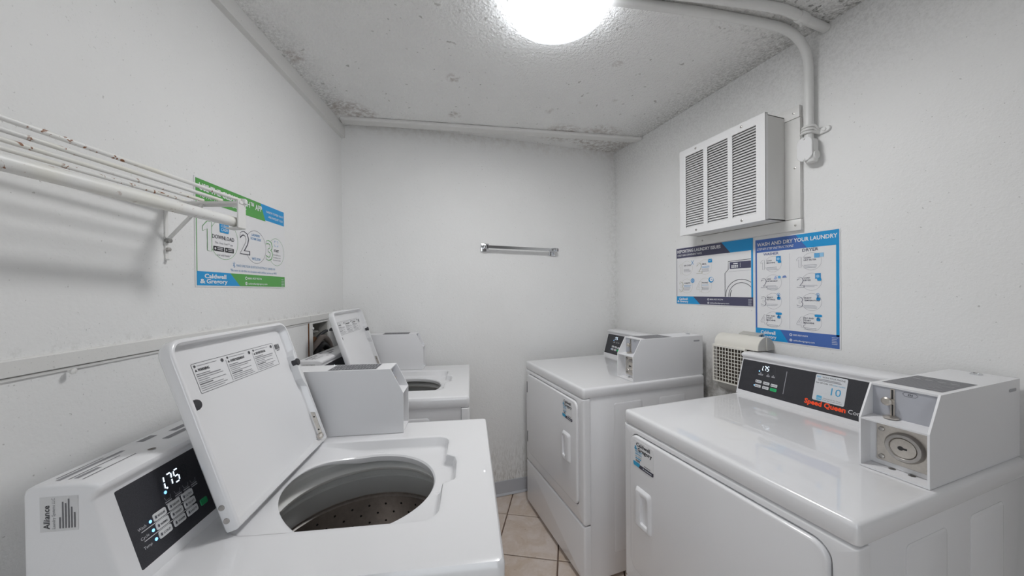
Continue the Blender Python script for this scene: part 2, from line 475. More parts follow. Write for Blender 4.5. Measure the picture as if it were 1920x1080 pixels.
# ceiling, a sagging sheet with thickness
mb = MB(); NX, NY = 30, 110; top = []
for j in range(NY + 1):
    for i in range(NX + 1):
        u = (i / NX) ** 1.7; v = j / NY; x = (LFRONT.x + (LC.x - LFRONT.x) * v) * (1 - u) + XR * u; y = YF + (LC.y + (YB - LC.y) * u - YF) * v; top.append(Vector((x, y, ceil_z(x, y))))
W1 = NX + 1
fs = [(j * W1 + i, (j + 1) * W1 + i, (j + 1) * W1 + i + 1, j * W1 + i + 1) for j in range(NY) for i in range(NX)]
mb.recalc = False; mb.add(top, fs, M_CEIL)
mb.add([(x, y, 2.46) for x, y in ROOM], [(0, 1, 2, 3)], M_CEIL)
ceiling = structure(mb.build('ceiling', ang=60))
# walls as slabs
def slab(name, a, b, out, z0, z1, m):
    a, b, out = Vector(a), Vector(b), Vector(out)
    mb = MB(); lo = [a, b, b + out, a + out]
    mb.loft([[Vector((p.x, p.y, z0)) for p in lo], [Vector((p.x, p.y, z1)) for p in lo]], m)
    return structure(mb.build(name, smooth=False))
slab('wall_back', (LC.x - .12, back_y(LC.x - .12)), (XR, YB), (0, .1), -.06, 2.46, M_WB)
slab('wall_right', (XR, YF - .1), (XR, YB + .1), (.1, 0), -.06, 2.46, M_WR)
DX0, DX1, DZ = -.72, .22, 2.05          # unseen open doorway added behind the camera to let daylight in
mb = MB()
for a, b in (((LFRONT.x - .12, YF - .1, -.06), (DX0, YF, 2.46)), ((DX1, YF - .1, -.06), (XR, YF, 2.46)), ((DX0, YF - .1, DZ), (DX1, YF, 2.46))):
    mb.box(a, b, M_WF)
structure(mb.build('wall_front', smooth=False))
# left wall with the hole of the valve box
HS0, HS1, HZ0, HZ1 = .213, .382, .93, 1.217
mb = MB()
ss, zs = [-.0, HS0, HS1, S_END + .1], [-.06, HZ0, HZ1, 2.46]
for i in range(3):
    for j in range(3):
        if (i, j) == (1, 1): continue
        for d in (0, -.1):
            mb.quad(LW(ss[i], zs[j], d), LW(ss[i + 1], zs[j], d), LW(ss[i + 1], zs[j + 1], d), LW(ss[i], zs[j + 1], d), M_WL)
for a, b in (((HS0, HZ0), (HS1, HZ0)), ((HS1, HZ0), (HS1, HZ1)), ((HS1, HZ1), (HS0, HZ1)), ((HS0, HZ1), (HS0, HZ0)),
             ((ss[0], zs[0]), (ss[3], zs[0])), ((ss[3], zs[0]), (ss[3], zs[3])), ((ss[3], zs[3]), (ss[0], zs[3])), ((ss[0], zs[3]), (ss[0], zs[0]))):
    mb.quad(LW(*a), LW(*b), LW(*b, -.1), LW(*a, -.1), M_WL)
structure(mb.build('wall_left', smooth=False))
# unseen door leaf and frame of the added doorway
mb = MB(); mb.box((DX1 + .012, YF - .90, .01), (DX1 + .052, YF - .105, 2.04), base_mat('grey door paint', (.30, .31, .32), .4), .004)
door = structure(mb.build('door_added'))
mb = MB(); mb.lathe([(.012, 0), (.012, .03), (.028, .04), (.03, .06), (.02, .072), (0.001, .074)], (DX1 + .012, YF - .84, 1.0), (0, 1, 0), (0, 0, 1), (-1, 0, 0), M_CHROME, 20); mb.build('door_knob', door)
for nm, a, b in (('jamb', (DX0 - .06, YF - .1, 0), (DX0 + .004, YF + .02, 2.11)), ('jamb', (DX1 - .004, YF - .1, 0), (DX1 + .06, YF + .02, 2.11)), ('head', (DX0 - .06, YF - .1, DZ - .004), (DX1 + .06, YF + .021, 2.111))):
    mb = MB(); mb.box(a, b, M_TRIM, .003); mb.build(nm, door)
mb = MB(); mb.box((-3.5, YF - 5, -.16), (3.5, YF - .1, -.06), base_mat('bounce slab concrete', (.45, .44, .42), .9)); structure(mb.build('floor_outside_added', smooth=False))  # unseen slab added so daylight bounces off it into the room
# vinyl baseboards
mb = MB()
prof = [(0, .002), (.016, .002), (.006, .014), (.004, .085), (.003, .0935), (0, .095)]
mb.loft([[Vector((x, back_y(x) - d, z)) for d, z in prof] for x in (LC.x + .01, XR - .001)], M_COVE)
structure(mb.build('baseboard_back', ang=25))
mb = MB(); mb.loft([[Vector((XR - d, y, z)) for d, z in prof] for y in (YF, YB - .018)], M_COVE); structure(mb.build('baseboard_right', ang=25))
mb = MB(); mb.loft([[LW(s, z, d) for d, z in prof] for s in (.03, S_END - .01)], M_COVE); structure(mb.build('baseboard_left', ang=25))
# board along the joint of left wall and ceiling
mb = MB(); loops = []
for k in range(13):
    s = -.012 + (S_END - .03) * k / 12; sc = min(s, 1.15)
    zb = 2.243 - .026 * sc; zt = min(ceil_z(*LW(s, 0, .021).xy) + .004, 2.46)
    def LZ(s_, z_, d_): q_ = LW(s_, 0, d_); return Vector((q_.x, q_.y, z_))
    sq = s if s > 0 else s
    loops.append([LW(sq, zb, .0), LW(sq, zb + .003, .021), LZ(sq, zt, .021), LZ(sq, zt, .0)])
mb.loft(loops, M_TRIM); structure(mb.build('trim_1', ang=20))
# board across the ceiling in front of the back wall
mb = MB(); loops = []
A0, A1, B0, B1 = Vector((-.236, 2.108, 2.332)), Vector((1.592, 1.856, 2.3685)), Vector((-.232, 2.169, 2.332)), Vector((1.592, 1.914, 2.3685))
for k in range(9):
    t = k / 8; a = A0.lerp(A1, t); b = B0.lerp(B1, t)
    h = Vector((0, 0, .016))
    loops.append([a, a - h * .55, a.lerp(b, .16) - h, b - h, b])
mb.loft(loops, M_TRIM); structure(mb.build('trim_2', ang=15))
# rail along the left wall
mb = MB()
for a, b in ((.0, .405), (.407, S_END - .02)):
    mb.loft([[LW(s, 1.2275, 0), LW(s, 1.229, .008), LW(s, 1.2545, .008), LW(s, 1.257, .006), LW(s, 1.257, 0)] for s in (a, b)], M_TRIM)
mb.loft([[LW(s, 1.2215, 0), LW(s, 1.2215, .004), LW(s, 1.2265, .004), LW(s, 1.2265, 0)] for s in (.425, S_END - .02)], M_TRIM)
structure(mb.build('trim_3', ang=20))

# ---------------------------------------------------------------- ceiling lamp
ZL = 2.320; KL = (ZL - CAM_H) / 1.0232
LX, LY, LR = .594 * KL, 1.123 * KL, .182 * KL
lamp = empty('ceiling_lamp', 'lit round white flush lamp on the stippled ceiling', 'lamp', Matrix.Translation((LX, LY, 2.371)))
X, Y, Z = Vector((1, 0, 0)), Vector((0, 1, 0)), Vector((0, 0, 1))
mb = MB(); mb.lathe([(LR - .012, .0), (LR - .004, -.003), (LR - .002, -.014), (LR - .006, -.016)], (0, 0, 0), X, Y, Z, M_VENT, 64); mb.build('lamp_base', lamp)
M_DIFF = emit('glowing diffuser', (1, 1, 1), LAMP_STRENGTH)
M_RIM = emit('glowing diffuser rim', (.93, .96, 1), LAMP_STRENGTH * .11)
mb = MB(); mb.lathe([(LR - .004, -.0165), (LR, -.022), (LR + .0005, -.050), (LR - .003, -.058)], (0, 0, 0), X, Y, Z, M_RIM, 64, False); mb.recalc = True; o = mb.build('diffuser_rim', lamp, ang=60)
mb = MB(); mb.lathe([(LR - .003, -.058), (LR - .009, -.0625), (LR - .026, -.066)], (0, 0, 0), X, Y, Z, emit('glowing diffuser edge', (.90, .94, 1), .86), 64, False); mb.build('diffuser_edge', lamp, ang=60)
mb = MB(); mb.lathe([(LR - .026, -.066), (LR - .04, -.0685), (LR * .5, -.072), (.001, -.074)], (0, 0, 0), X, Y, -Z * -1, M_DIFF, 64, False); mb.build('diffuser', lamp, ang=60)

# ---------------------------------------------------------------- conduits
def bez(p0, p1, p2, n=8):
    p0, p1, p2 = map(Vector, (p0, p1, p2))
    return [p0 * (1 - t) ** 2 + p1 * (2 * t * (1 - t)) + p2 * t * t for t in [k / n for k in range(n + 1)]]
def zc(x, y): return ceil_z(x, y) - .0165
PY, PX = RY(.903), XR - .024
cond = empty('electrical_conduit', 'white conduit from ceiling lamp down right wall to capsule junction box', 'conduit', Matrix.Translation((PX, PY, RZ(1.87))))
off = Vector((PX, PY, RZ(1.87)))
mb = MB()
mb.tube([(LX + LR - .03, 1.008, zc(.7, 1.0)), (1.035, .946, zc(1, .95)), (1.28, .911, zc(1.3, .9))] + bez((1.40, .897, zc(1.4, .9)), (PX, PY, 2.357), (PX, PY, 2.22), 12) + [(PX, PY, RZ(1.955))], .0155, M_PAINTPIPE, 18)
mb.build('tube', cond, off=off)
mb = MB() # capsule shaped box
rplate(mb, (PY - .027, PY + .02, RZ(1.868), RZ(1.96)), .0225, [(.004, XR - .012), (0, XR - .016), (0, XR - .044), (.003, XR - .047)], lambda a, b, h: (h, a, b), M_PAINTPIPE, 8)
mb.lathe([(.017, 0), (.02, .006), (.02, .03)], (XR - .028, PY - .012, RZ(1.86)), X, Y, Z, M_PAINTPIPE, 20)
mb.lathe([(.016, 0), (.016, .012)], (XR - .03, PY - .02, RZ(1.885)), X, Z, -Y, M_PAINTPIPE, 18)
cb = mb.build('junction_box', cond, off=off)
mb = MB(); rplate(mb, (PY - .0265, PY + .0275, RZ(1.866), RZ(1.962)), .0255, [(.001, XR - .0465), (0, XR - .048), (0, XR - .0515), (.0018, XR - .053)], lambda a, b, h: (h, a, b), M_VENT, 8); mb.build('cover', cb, off=off)
for z in (RZ(1.873), RZ(1.955)):
    mb = MB(); mb.lathe([(.0048, 0), (.0045, .0022), (.003, .003), (.0005, .003)], (XR - .053, PY + .001, z), Y, Z, -X, M_PAINTPIPE, 12); mb.build('screw', cb, off=off)
mb = MB()
for dz, dy in ((0, 0), (.011, -.003), (-.011, .002)):
    pts = [(XR - .024 + .021 * math.cos(a), PY + dy + .021 * math.sin(a), RZ(1.98) + dz + .012 * math.sin(a * .5)) for a in [math.radians(100 + 17 * k) for k in range(10)]]
    mb.tube([(XR - .004, PY + .03, RZ(1.965) + dz)] + pts + [(XR - .006, PY - .026, RZ(1.976) + dz * .4)], .0052, M_PAINTPIPE, 8)
st = mb.build('strap', cond, off=off)
mb = MB(); rplate(mb, (-.031, .012, -.011, .011), .0105, [(0, 0), (0, .006), (.0015, .008)], lambda a, b, h: Vector((XR - .001 - h, PY - .03 + a, RZ(1.978) - a * .12 + b)), M_PAINTPIPE, 6); mb.build('strap_tab', cond, off=off)
mb = MB(); mb.lathe([(.007, 0), (.0065, .003), (.004, .0045), (.0005, .0045)], (XR - .0085, PY - .043, RZ(1.980)), Y, Z, -X, M_PAINTPIPE, 14); mb.build('strap_screw', cond, off=off)
con2 = empty('electrical_conduit', 'white conduit with coupling running across ceiling into the right wall corner', 'conduit', Matrix.Translation((1.435, .841, 2.355)))
off = Vector((1.435, .841, 2.355)); mb = MB()
mb.tube([(LX + LR - .02, .958, zc(.7, .95)), (1.085, .878, zc(1.1, .9)), (1.28, .842, zc(1.3, .9)), (1.34, .835, zc(1.36, .85)), (1.40, .835, zc(1.4, .85)), (1.446, .8385, zc(1.47, .85)), (1.592, .843, zc(1.58, .85))], .0155, M_PAINTPIPE, 18)
mb.build('tube', con2, off=off)
mb = MB(); mb.tube([(1.421, .8365, zc(1.45, .85)), (1.428, .837, zc(1.45, .85)), (1.466, .8395, zc(1.5, .85)), (1.473, .840, zc(1.5, .85))], [.0165, .0192, .0192, .0165], M_PAINTPIPE, 18)
mb.lathe([(.004, 0), (.004, .012), (.0025, .013)], (1.446, .842, 2.337), X, Y, -Z, M_PAINTPIPE, 10)
mb.build('coupling', con2, off=off)

# ---------------------------------------------------------------- wall vent (louvred grille box)
VY0, VY1, VZ0, VZ1, VD = RY(.994), RY(1.438), RZ(1.645), RZ(2.091), .14
vent = empty('wall_vent', 'white louvred vent box projecting from right wall above the posters', 'vent', Matrix.Translation((XR, (VY0 + VY1) / 2, VZ0)))
off = Vector((XR, (VY0 + VY1) / 2, VZ0))
for a, b in (((.940, 2.067), (1.447, 2.117)), ((.938, 1.649), (.998, 2.0655)), ((1.433, 1.649), (1.447, 2.0655)), ((.936, 1.600), (1.447, 1.6475))):
    mb = MB(); mb.box((XR - .018, RY(a[0]), RZ(a[1])), (XR - .0005, RY(b[0]), RZ(b[1])), M_VENTOLD, .0025); mb.build('back_board', vent, off=off)
mb = MB()
x0, x1 = XR - VD + .004, XR - .012; t = .003
for a, b in (((x0, VY0 + .004, VZ0 + .004), (x1, VY0 + .004 + t, VZ1 - .004)), ((x0, VY1 - .004 - t, VZ0 + .004), (x1, VY1 - .004, VZ1 - .004)), ((x0, VY0 + .004, VZ1 - .004 - t), (x1, VY1 - .004, VZ1 - .004)), ((x0, VY0 + .004, VZ0 + .004), (x1, VY1 - .004, VZ0 + .004 + t))):
    mb.box(a, b, M_VENTOLD)
mb.build('housing', vent, off=off)
mb = MB(); mb.box((XR - .03, VY0 + .01, VZ0 + .01), (XR - .025, VY1 - .01, VZ1 - .01), base_mat('dark interior grey', (.16, .155, .15), .7)); mb.build('back_panel', vent, off=off)  # the vent's dark interior is put into this sheet's grey colour
mb = MB() # fan motor seen dimly through the slats
mb.lathe([(.045, 0), (.045, .04), (.03, .05), (.001, .05)], (XR - .031, (VY0 + VY1) / 2, VZ0 + .15), Y, Z, -X, M_STEEL, 24)
mb.build('fan_motor', vent, off=off)
cols = []; w = (VY1 - VY0 - 2 * .037 - 2 * .022) / 3
for k in range(3): cols.append((VY0 + .037 + k * (w + .022), VY0 + .037 + k * (w + .022) + w))
GZ0, GZ1 = VZ0 + .034, VZ1 - .036
xf = XR - VD
mb = MB()
for a, b in ((VY0, cols[0][0]), (cols[0][1], cols[1][0]), (cols[1][1], cols[2][0]), (cols[2][1], VY1)):
    mb.box((xf - .0012, a, VZ0), (xf + .0018, b, VZ1), M_VENT)
for a, b in cols:
    mb.box((xf - .0012, a, VZ0), (xf + .0018, b, GZ0), M_VENT); mb.box((xf - .0012, a, GZ1), (xf + .0018, b, VZ1), M_VENT)
for a, b in (((VY0, VZ0), (VY0 + .002, VZ1)), ((VY1 - .002, VZ0), (VY1, VZ1)), ((VY0, VZ0), (VY1, VZ0 + .002)), ((VY0, VZ1 - .002), (VY1, VZ1))):
    mb.box((xf, a[0], a[1]), (xf + .016, b[0], b[1]), M_VENT)
mb.build('grille_frame', vent, off=off, smooth=False)
NS = 31; pitch = (GZ1 - GZ0) / NS
mb = MB(); hw = w / 2
pr = [(-.0008, -.0062), (.0004, -.0066), (.0100, .0040), (.0094, .0050)]
mb.loft([[Vector((a, y, b)) for a, b in pr] for y in (-hw, hw)], M_VENT)
s0 = mb.build('slat', vent, smooth=False); slat_me = s0.data
first = True
for a, b in cols:
    for k in range(NS):
        o = s0 if first else s0.copy()
        if not first: C.objects.link(o); o.parent = vent
        first = False
        o.location = Vector((xf + .001, (a + b) / 2, GZ0 + pitch * (k + .5) + .001)) - off
for y in (VY0 + .1, VY1 - .1):
    for z in (VZ0 + .016, VZ1 - .016):
        mb = MB(); mb.lathe([(.0055, 0), (.005, .0015), (.003, .0025), (.0005, .0025)], (xf - .0012, y, z), Y, Z, -X, M_STEEL, 12); mb.build('screw', vent, off=off)
for y, z in ((.962, 2.09), (.958, 1.86), (.957, 1.622), (1.41, 1.622)):
    mb = MB(); mb.lathe([(.0045, 0), (.004, .0012), (.0005, .002)], (XR - .018, RY(y), RZ(z)), Y, Z, -X, M_STEEL, 12); mb.build('screw', vent, off=off)

# ---------------------------------------------------------------- lint box of the dryer duct (low on the right wall)
lb = empty('lint_trap', 'cream duct box with egg crate grille and rounded hood on right wall', 'vent', Matrix.Translation((XR, 1.14, .87)))
off = Vector((XR, 1.14, .87))
LY0, LY1 = RY(1.057), RY(1.268); gx = XR - .11; LYG = 1.089
mb = MB() # hood: half round trough
NA = 14; hp = [(gx + .012 + .0, 1.089)]
hp = [(gx + .008, 1.0895)] + [(XR - .052 - .05 * math.cos(a), 1.10 + .047 * math.sin(a)) for a in [PI * k / NA for k in range(NA + 1)]] + [(XR - .001, 1.0895)]
mb.loft([[Vector((a, y, b)) for a, b in hp] for y in (LY0, LY0 + .003, LY1 - .004, LY1)], M_PLASTIC); mb.build('hood', lb, off=off, ang=30)
mb = MB(); mb.loft([[Vector((a, y, b)) for a, b in hp] for y in (LY0 - .003, LY0 - .0002)], M_PLASTICD)
mb.box((XR - .055, LY0 - .008, 1.09), (XR - .05, LY0 - .003, 1.146), M_PLASTICD)
mb.build('end_cap', lb, off=off, ang=30)
mb = MB(); mb.add([(XR - .045, 1.075, 1.150), (XR - .045, 1.168, 1.150), (XR - .001, 1.178, 1.158), (XR - .001, 1.085, 1.158), (XR - .045, 1.075, 1.1465), (XR - .045, 1.168, 1.1465), (XR - .001, 1.178, 1.152), (XR - .001, 1.085, 1.152)], [(0, 1, 2, 3), (7, 6, 5, 4), (0, 4, 5, 1), (1, 5, 6, 2), (2, 6, 7, 3), (3, 7, 4, 0)], M_PLASTICD); mb.build('flap', lb, off=off, smooth=False)
mb = MB(); mb.box((gx + .012, LYG + .002, .916), (XR - .001, LY1 - .002, 1.089), M_BROWN); mb.build('filter_box', lb, off=off)
mb = MB(); bp = [(gx + .01, .915)] + [(XR - .05 - .046 * math.cos(a), .910 - .036 * math.sin(a)) for a in [PI * k / 10 for k in range(11)]] + [(XR - .001, .915)]
mb.loft([[Vector((a, y, b)) for a, b in bp] for y in (LYG + .006, LY1 - .01)], M_PLASTICD); mb.build('lower_trough', lb, off=off, ang=30)
fz0, fz1, fy0, fy1 = .9165, 1.093, LYG, LY1 + .004
mb = MB()
for a, b in (((fy0, fz0), (fy1, fz0 + .006)), ((fy0, fz1 - .010), (fy1, fz1)), ((fy0, fz0 + .006), (fy0 + .006, fz1 - .01)), ((fy1 - .006, fz0 + .006), (fy1, fz1 - .01))):
    mb.box((gx - .002, a[0], a[1]), (gx + .011, b[0], b[1]), M_PLASTIC, .001, 1)
mb.build('grille_frame', lb, off=off, smooth=False)
nv, nh = 9, 9
mb = MB(); mb.box((-.001, -.0012, -(fz1 - fz0 - .016) / 2), (.0035, .0012, (fz1 - fz0 - .016) / 2), M_PLASTIC); vb = mb.build('grille_bar', lb, smooth=False)
for k in range(1, nv + 1):
    o = vb if k == 1 else vb.copy()
    if k > 1: C.objects.link(o); o.parent = lb
    o.location = Vector((gx, fy0 + .006 + (fy1 - fy0 - .012) * k / (nv + 1), (fz0 + .006 + fz1 - .01) / 2)) - off
mb = MB(); mb.box((-.0005, -(fy1 - fy0 - .012) / 2, -.0012), (.004, (fy1 - fy0 - .012) / 2, .0012), M_PLASTIC); vb = mb.build('grille_bar', lb, smooth=False)
for k in range(1, nh + 1):
    o = vb if k == 1 else vb.copy()
    if k > 1: C.objects.link(o); o.parent = lb
    o.location = Vector((gx, (fy0 + fy1) / 2, fz0 + .006 + (fz1 - fz0 - .016) * k / (nh + 1))) - off

# ---------------------------------------------------------------- towel bar
YT = back_y(.83)
tb = empty('towel_bar', 'short chrome towel bar with square brackets on the back wall', 'towel bar', Matrix.Translation((.83, YT, 1.63)) @ Matrix.Rotation(-BT, 4, 'Z'))
off = Vector((.83, YT, 1.63))
TX0, TX1, TZ0, TZ1 = .598, 1.078, 1.646, 1.637
mb = MB(); mb.add([(TX0 - .004, YT - .046, TZ0 - .009), (TX1 + .01, YT - .046, TZ1 - .009), (TX1 + .01, YT - .046, TZ1 + .009), (TX0 - .004, YT - .046, TZ0 + .009), (TX0 - .004, YT - .034, TZ0 - .009), (TX1 + .01, YT - .034, TZ1 - .009), (TX1 + .01, YT - .034, TZ1 + .009), (TX0 - .004, YT - .034, TZ0 + .009)], [(0, 1, 2, 3), (7, 6, 5, 4), (0, 4, 5, 1), (1, 5, 6, 2), (2, 6, 7, 3), (3, 7, 4, 0)], M_CHROME); mb.build('bar', tb, off=off, smooth=False)
mb = MB(); mb.box((TX0 - .026, YT - .01, TZ0 - .03), (TX0 + .026, YT - .0005, TZ0 + .024), M_CHROME, .002); mb.box((TX0 - .013, YT - .05, TZ0 - .012), (TX0 + .004, YT - .008, TZ0 + .013), M_CHROME, .002); mb.box((TX0 + .004, YT - .047, TZ0 - .011), (TX0 + .011, YT - .033, TZ0 + .0105), M_RUBBER, .001)
mb.build('bracket', tb, off=off)
mb = MB(); mb.box((TX1 - .022, YT - .01, TZ1 - .038), (TX1 + .022, YT - .0005, TZ1 + .012), M_CHROME, .002); mb.box((TX1 - .022, YT - .05, TZ1 - .0115), (TX1 + .02, YT - .008, TZ1 + .0125), M_CHROME, .002); mb.box((TX1 + .02, YT - .047, TZ1 - .01), (TX1 + .028, YT - .033, TZ1 + .0105), M_RUBBER, .001)
mb.build('bracket', tb, off=off)

# ---------------------------------------------------------------- wire shelf with hanging rod
SS0 = 1.13; tilt = math.radians(3.8)
shelf_o = LW(SS0, 1.594)
sh = empty('wire_shelf', 'white wire shelf with thick hanging rod and rust spots on left wall', 'shelf', Matrix.Translation(LW(SS0, 1.447)))
off = LW(SS0, 1.447)
de = LE * math.cos(tilt) - LN * math.sin(tilt)          # runs along the shelf towards the camera
dn = LN * math.cos(tilt) + LE * math.sin(tilt)
def SP(a, d, z): p = LC + LE * (SS0 * KL_) + de * a + dn * (d * KL_); return Vector((p.x, p.y, CAM_H + (z - CAM_H) * KL_))
SL = .62
for d, r in ((.179, .0042), (.133, .0042), (.088, .0042), (.0445, .0042)):
    mb = MB(); mb.tube([SP(-.004, d, 1.594), SP(.2, d, 1.594), SP(.4, d, 1.594), SP(SL, d, 1.594)], r, M_RUST, 12); mb.build('shelf_wire', sh, off=off)
mb = MB(); mb.tube([SP(-.004, .168, 1.539), SP(.2, .168, 1.539), SP(.4, .168, 1.539), SP(SL, .168, 1.539)], .0125, M_RUST, 18); mb.build('hanging_rod', sh, off=off)
for a in (0, SL - .05):
    def Q(d, z, w): return SP(a + w, d, z)
    mb = MB()
    def strip(pts, w0, w1, th):
        for (d0, z0), (d1, z1) in zip(pts, pts[1:]):
            nx, nz = -(z1 - z0), d1 - d0; q = math.hypot(nx, nz); nx, nz = nx / q * th / 2, nz / q * th / 2
            mb.loft([[Q(d0 - nx, z0 - nz, w), Q(d1 - nx, z1 - nz, w), Q(d1 + nx, z1 + nz, w), Q(d0 + nx, z0 + nz, w)] for w in (w0, w1)], M_VENTOLD)
    strip([(.006, 1.586), (.187, 1.586)], -.009, .009, .005)           # arm
    strip([(.006, 1.586), (.187, 1.586)], -.0095, -.0085, .014)
    strip([(.184, 1.592), (.184, 1.524), (.155, 1.522)], -.013, .013, .003)    # drop plate that carries the rod
    strip([(.004, 1.494), (.06, 1.552), (.092, 1.584)], -.003, .003, .006)  # brace
    strip([(.002, 1.60), (.002, 1.447), (.012, 1.4465)], -.004, .004, .003)   # wall leg with hooked foot
    mb.lathe([(.005, 0), (.005, .006), (.001, .007)], Q(.004, 1.472, 0), de, Z, dn, M_STEEL, 10)
    mb.lathe([(.006, 0), (.006, .01), (.001, .011)], Q(.002, 1.494, 0), de, Z, dn, M_DUST, 10)
    mb.build('bracket', sh, off=off, smooth=False)
mb = MB(); mb.box((-.006, -.006, -.006), (.006, .006, .006), M_VENT, .0015); o = mb.build('end_clip', sh); o.location = SP(-.008, .184, 1.592) - off
hk = MB(); hp_ = LW(1.342, 1.219)
hk.lathe([(.0025, 0), (.0025, .004), (.0055, .006), (.0055, .010), (.001, .011)], hp_ + LN * .0045, LE, Z, LN, M_TRIM, 14)
tag(hk.build('wall_peg'), 'tiny white peg under the rail on the left wall', 'peg')

# ---------------------------------------------------------------- valve box in left wall and hoses
vb_ = empty('valve_box', 'recessed white laundry valve box in left wall behind the far washer', 'valve box', Matrix.Translation(LW((HS0 + HS1) / 2, HZ0)))
off = LW((HS0 + HS1) / 2, HZ0)
M_BOXIN = base_mat('dirty box lining', (.42, .41, .38), .6)
mb = MB()
for a, b in (((HS0 + .001, HZ0 + .001), (HS1 - .001, HZ0 + .004)), ((HS0 + .001, HZ1 - .004), (HS1 - .001, HZ1 - .001)), ((HS0 + .001, HZ0 + .004), (HS0 + .004, HZ1 - .004)), ((HS1 - .004, HZ0 + .004), (HS1 - .001, HZ1 - .004))):
    mb.loft([[LW(s, z, d) for s, z in ((a[0], a[1]), (b[0], a[1]), (b[0], b[1]), (a[0], b[1]))] for d in (-.085, .0)], M_BOXIN)
mb.loft([[LW(s, z, d) for s, z in ((HS0 + .001, HZ0 + .001), (HS1 - .001, HZ0 + .001), (HS1 - .001, HZ1 - .001), (HS0 + .001, HZ1 - .001))] for d in (-.09, -.085)], M_BOXIN)
mb.build('box_lining', vb_, off=off, smooth=False)
for a, b in (((HS1, HZ0 - .03), (HS1 + .030, HZ1 + .006)), ((HS0 - .03, HZ0 - .03), (HS0, HZ1 + .006)), ((HS0, HZ1), (HS1, HZ1 + .006)), ((HS0, HZ0 - .03), (HS1, HZ0))):
    mb = MB(); mb.loft([[LW(s, z, d) for s, z in ((a[0], a[1]), (b[0], a[1]), (b[0], b[1]), (a[0], b[1]))] for d in (.0005, .006)], M_TRIM); mb.build('frame_strip', vb_, off=off, smooth=False)
mb = MB(); mb.loft([[LW(s, z, d) for s, z in ((HS1 + .0315, HZ0 - .05), (HS1 + .0345, HZ0 - .05), (HS1 + .0345, HZ1 + .004), (HS1 + .0315, HZ1 + .004))] for d in (.0005, .004)], base_mat('rust streak', (.16, .07, .03), .9)); mb.build('rusty_seam', vb_, off=off, smooth=False)
mb = MB(); mb.lathe([(.006, 0), (.006, .004), (.001, .006)], LW(HS1 + .002, 1.195, .006), LE, Z, LN, M_PAPER, 12); mb.build('plug', vb_, off=off)
TSv, TDv = .322, -.022
mb = MB()
mb.tube([LW(TSv, 1.06, TDv), LW(TSv, 1.15, TDv)], .011, M_BRASS, 12)
mb.tube([LW(TSv, 1.128, TDv), LW(TSv, 1.146, TDv)], .0165, M_BRASS, 8)
mb.tube([LW(TSv, 1.15, TDv), LW(TSv, 1.176, TDv)], .0055, M_DUST, 8)
tp = mb.build('tap', vb_, off=off)
mb = MB()
for k in range(5):
    a = 2 * PI * k / 5; mb.tube([LW(TSv, 1.172, TDv), LW(TSv + .02 * math.cos(a), 1.174, TDv + .02 * math.sin(a))], .0035, M_DUST, 8)
mb.tube([LW(TSv + .02 * math.cos(a), 1.174, TDv + .02 * math.sin(a)) for a in [2 * PI * k / 18 for k in range(19)]], .004, M_DUST, 8); mb.build('tap_handle', tp, off=off)
mb = MB(); mb.tube([LW(TSv, 1.045, TDv), LW(TSv, 1.062, TDv)], .016, M_STEEL, 12); mb.build('hose_nut', tp, off=off)
def hose(name, pts, r, m, label):
    P = [Vector(p) for p in pts]; out = []
    for i in range(len(P) - 1):
        a, b, c, d = P[max(i - 1, 0)], P[i], P[i + 1], P[min(i + 2, len(P) - 1)]
        for k in range(6):
            t = k / 6; out.append(.5 * ((2 * b) + (c - a) * t + (2 * a - 5 * b + 4 * c - d) * t * t + (3 * b - a - 3 * c + d) * t ** 3))
    out.append(P[-1]); mb = MB()
    rs = [r * (1 + .07 * (k % 2)) for k in range(len(out))] if 'ribbed' in label else r
    mb.tube(out, rs, m, 12); return tag(mb.build(name, ang=70), label, 'hose')
hose('drain_hose', [LW(.36, 1.085, -.018), LW(.325, 1.128, .006), LW(.285, 1.142, .006), LW(.240, 1.122, .012), LW(.215, 1.07, .018), LW(.208, .98, .018)], .0125, M_HOSE, 'thick ribbed grey brown hose arching out of the valve box')
hose('supply_hose', [LW(.352, 1.045, -.012), LW(.320, 1.092, .004), LW(.285, 1.106, .006), LW(.25, 1.085, .012), LW(.238, 1.03, .016), LW(.232, .95, .016)], .0155, M_BLACK, 'thick black hose below the grey hose in the valve box')
hose('supply_hose', [LW(.355, 1.045, .008), LW(.325, 1.064, .022), LW(.285, 1.062, .030), LW(.262, 1.03, .034), LW(.255, .96, .034)], .0075, M_PLASTICD, 'thin pale hose lowest in the valve box')
hose('supply_hose', [LW(.262, 1.128, -.035), LW(.245, 1.150, -.020), LW(.215, 1.165, -.006), LW(.17, 1.168, .010), LW(.12, 1.14, .022), LW(.105, 1.06, .024), LW(.105, .98, .024)], .0085, M_RUBBER, 'dark hose bending right out of the valve box behind the lid')
# dusty hand wheel beside near washer console
hw_ = empty('shutoff_valve', 'dust covered grey valve handwheel on left wall behind near washer', 'valve', Matrix.Translation(LW(1.262, .99)))
off = LW(1.262, .99); ax = (LN + Z * .55).normalized(); e2 = ax.cross(LE).normalized(); wc = LW(1.262, 1.008, .048)
mb = MB(); mb.tube([wc + LE * (.036 * math.cos(a)) + e2 * (.036 * math.sin(a)) * (1 + .05 * math.sin(5 * a)) for a in [2 * PI * k / 30 for k in range(31)]], .0085, M_DUST, 10); mb.build('rim', hw_, off=off)
for k in range(5):
    a = 2 * PI * k / 5 + .3; mb = MB(); mb.tube([wc + LE * (.006 * math.cos(a)) + e2 * (.006 * math.sin(a)), wc + LE * (.034 * math.cos(a)) + e2 * (.034 * math.sin(a))], .006, M_DUST, 8); mb.build('spoke', hw_, off=off)
mb = MB(); mb.tube([LW(1.262, .985, .0), wc - ax * .01, wc + ax * .006], .012, M_DUST, 12); mb.build('stem', hw_, off=off)

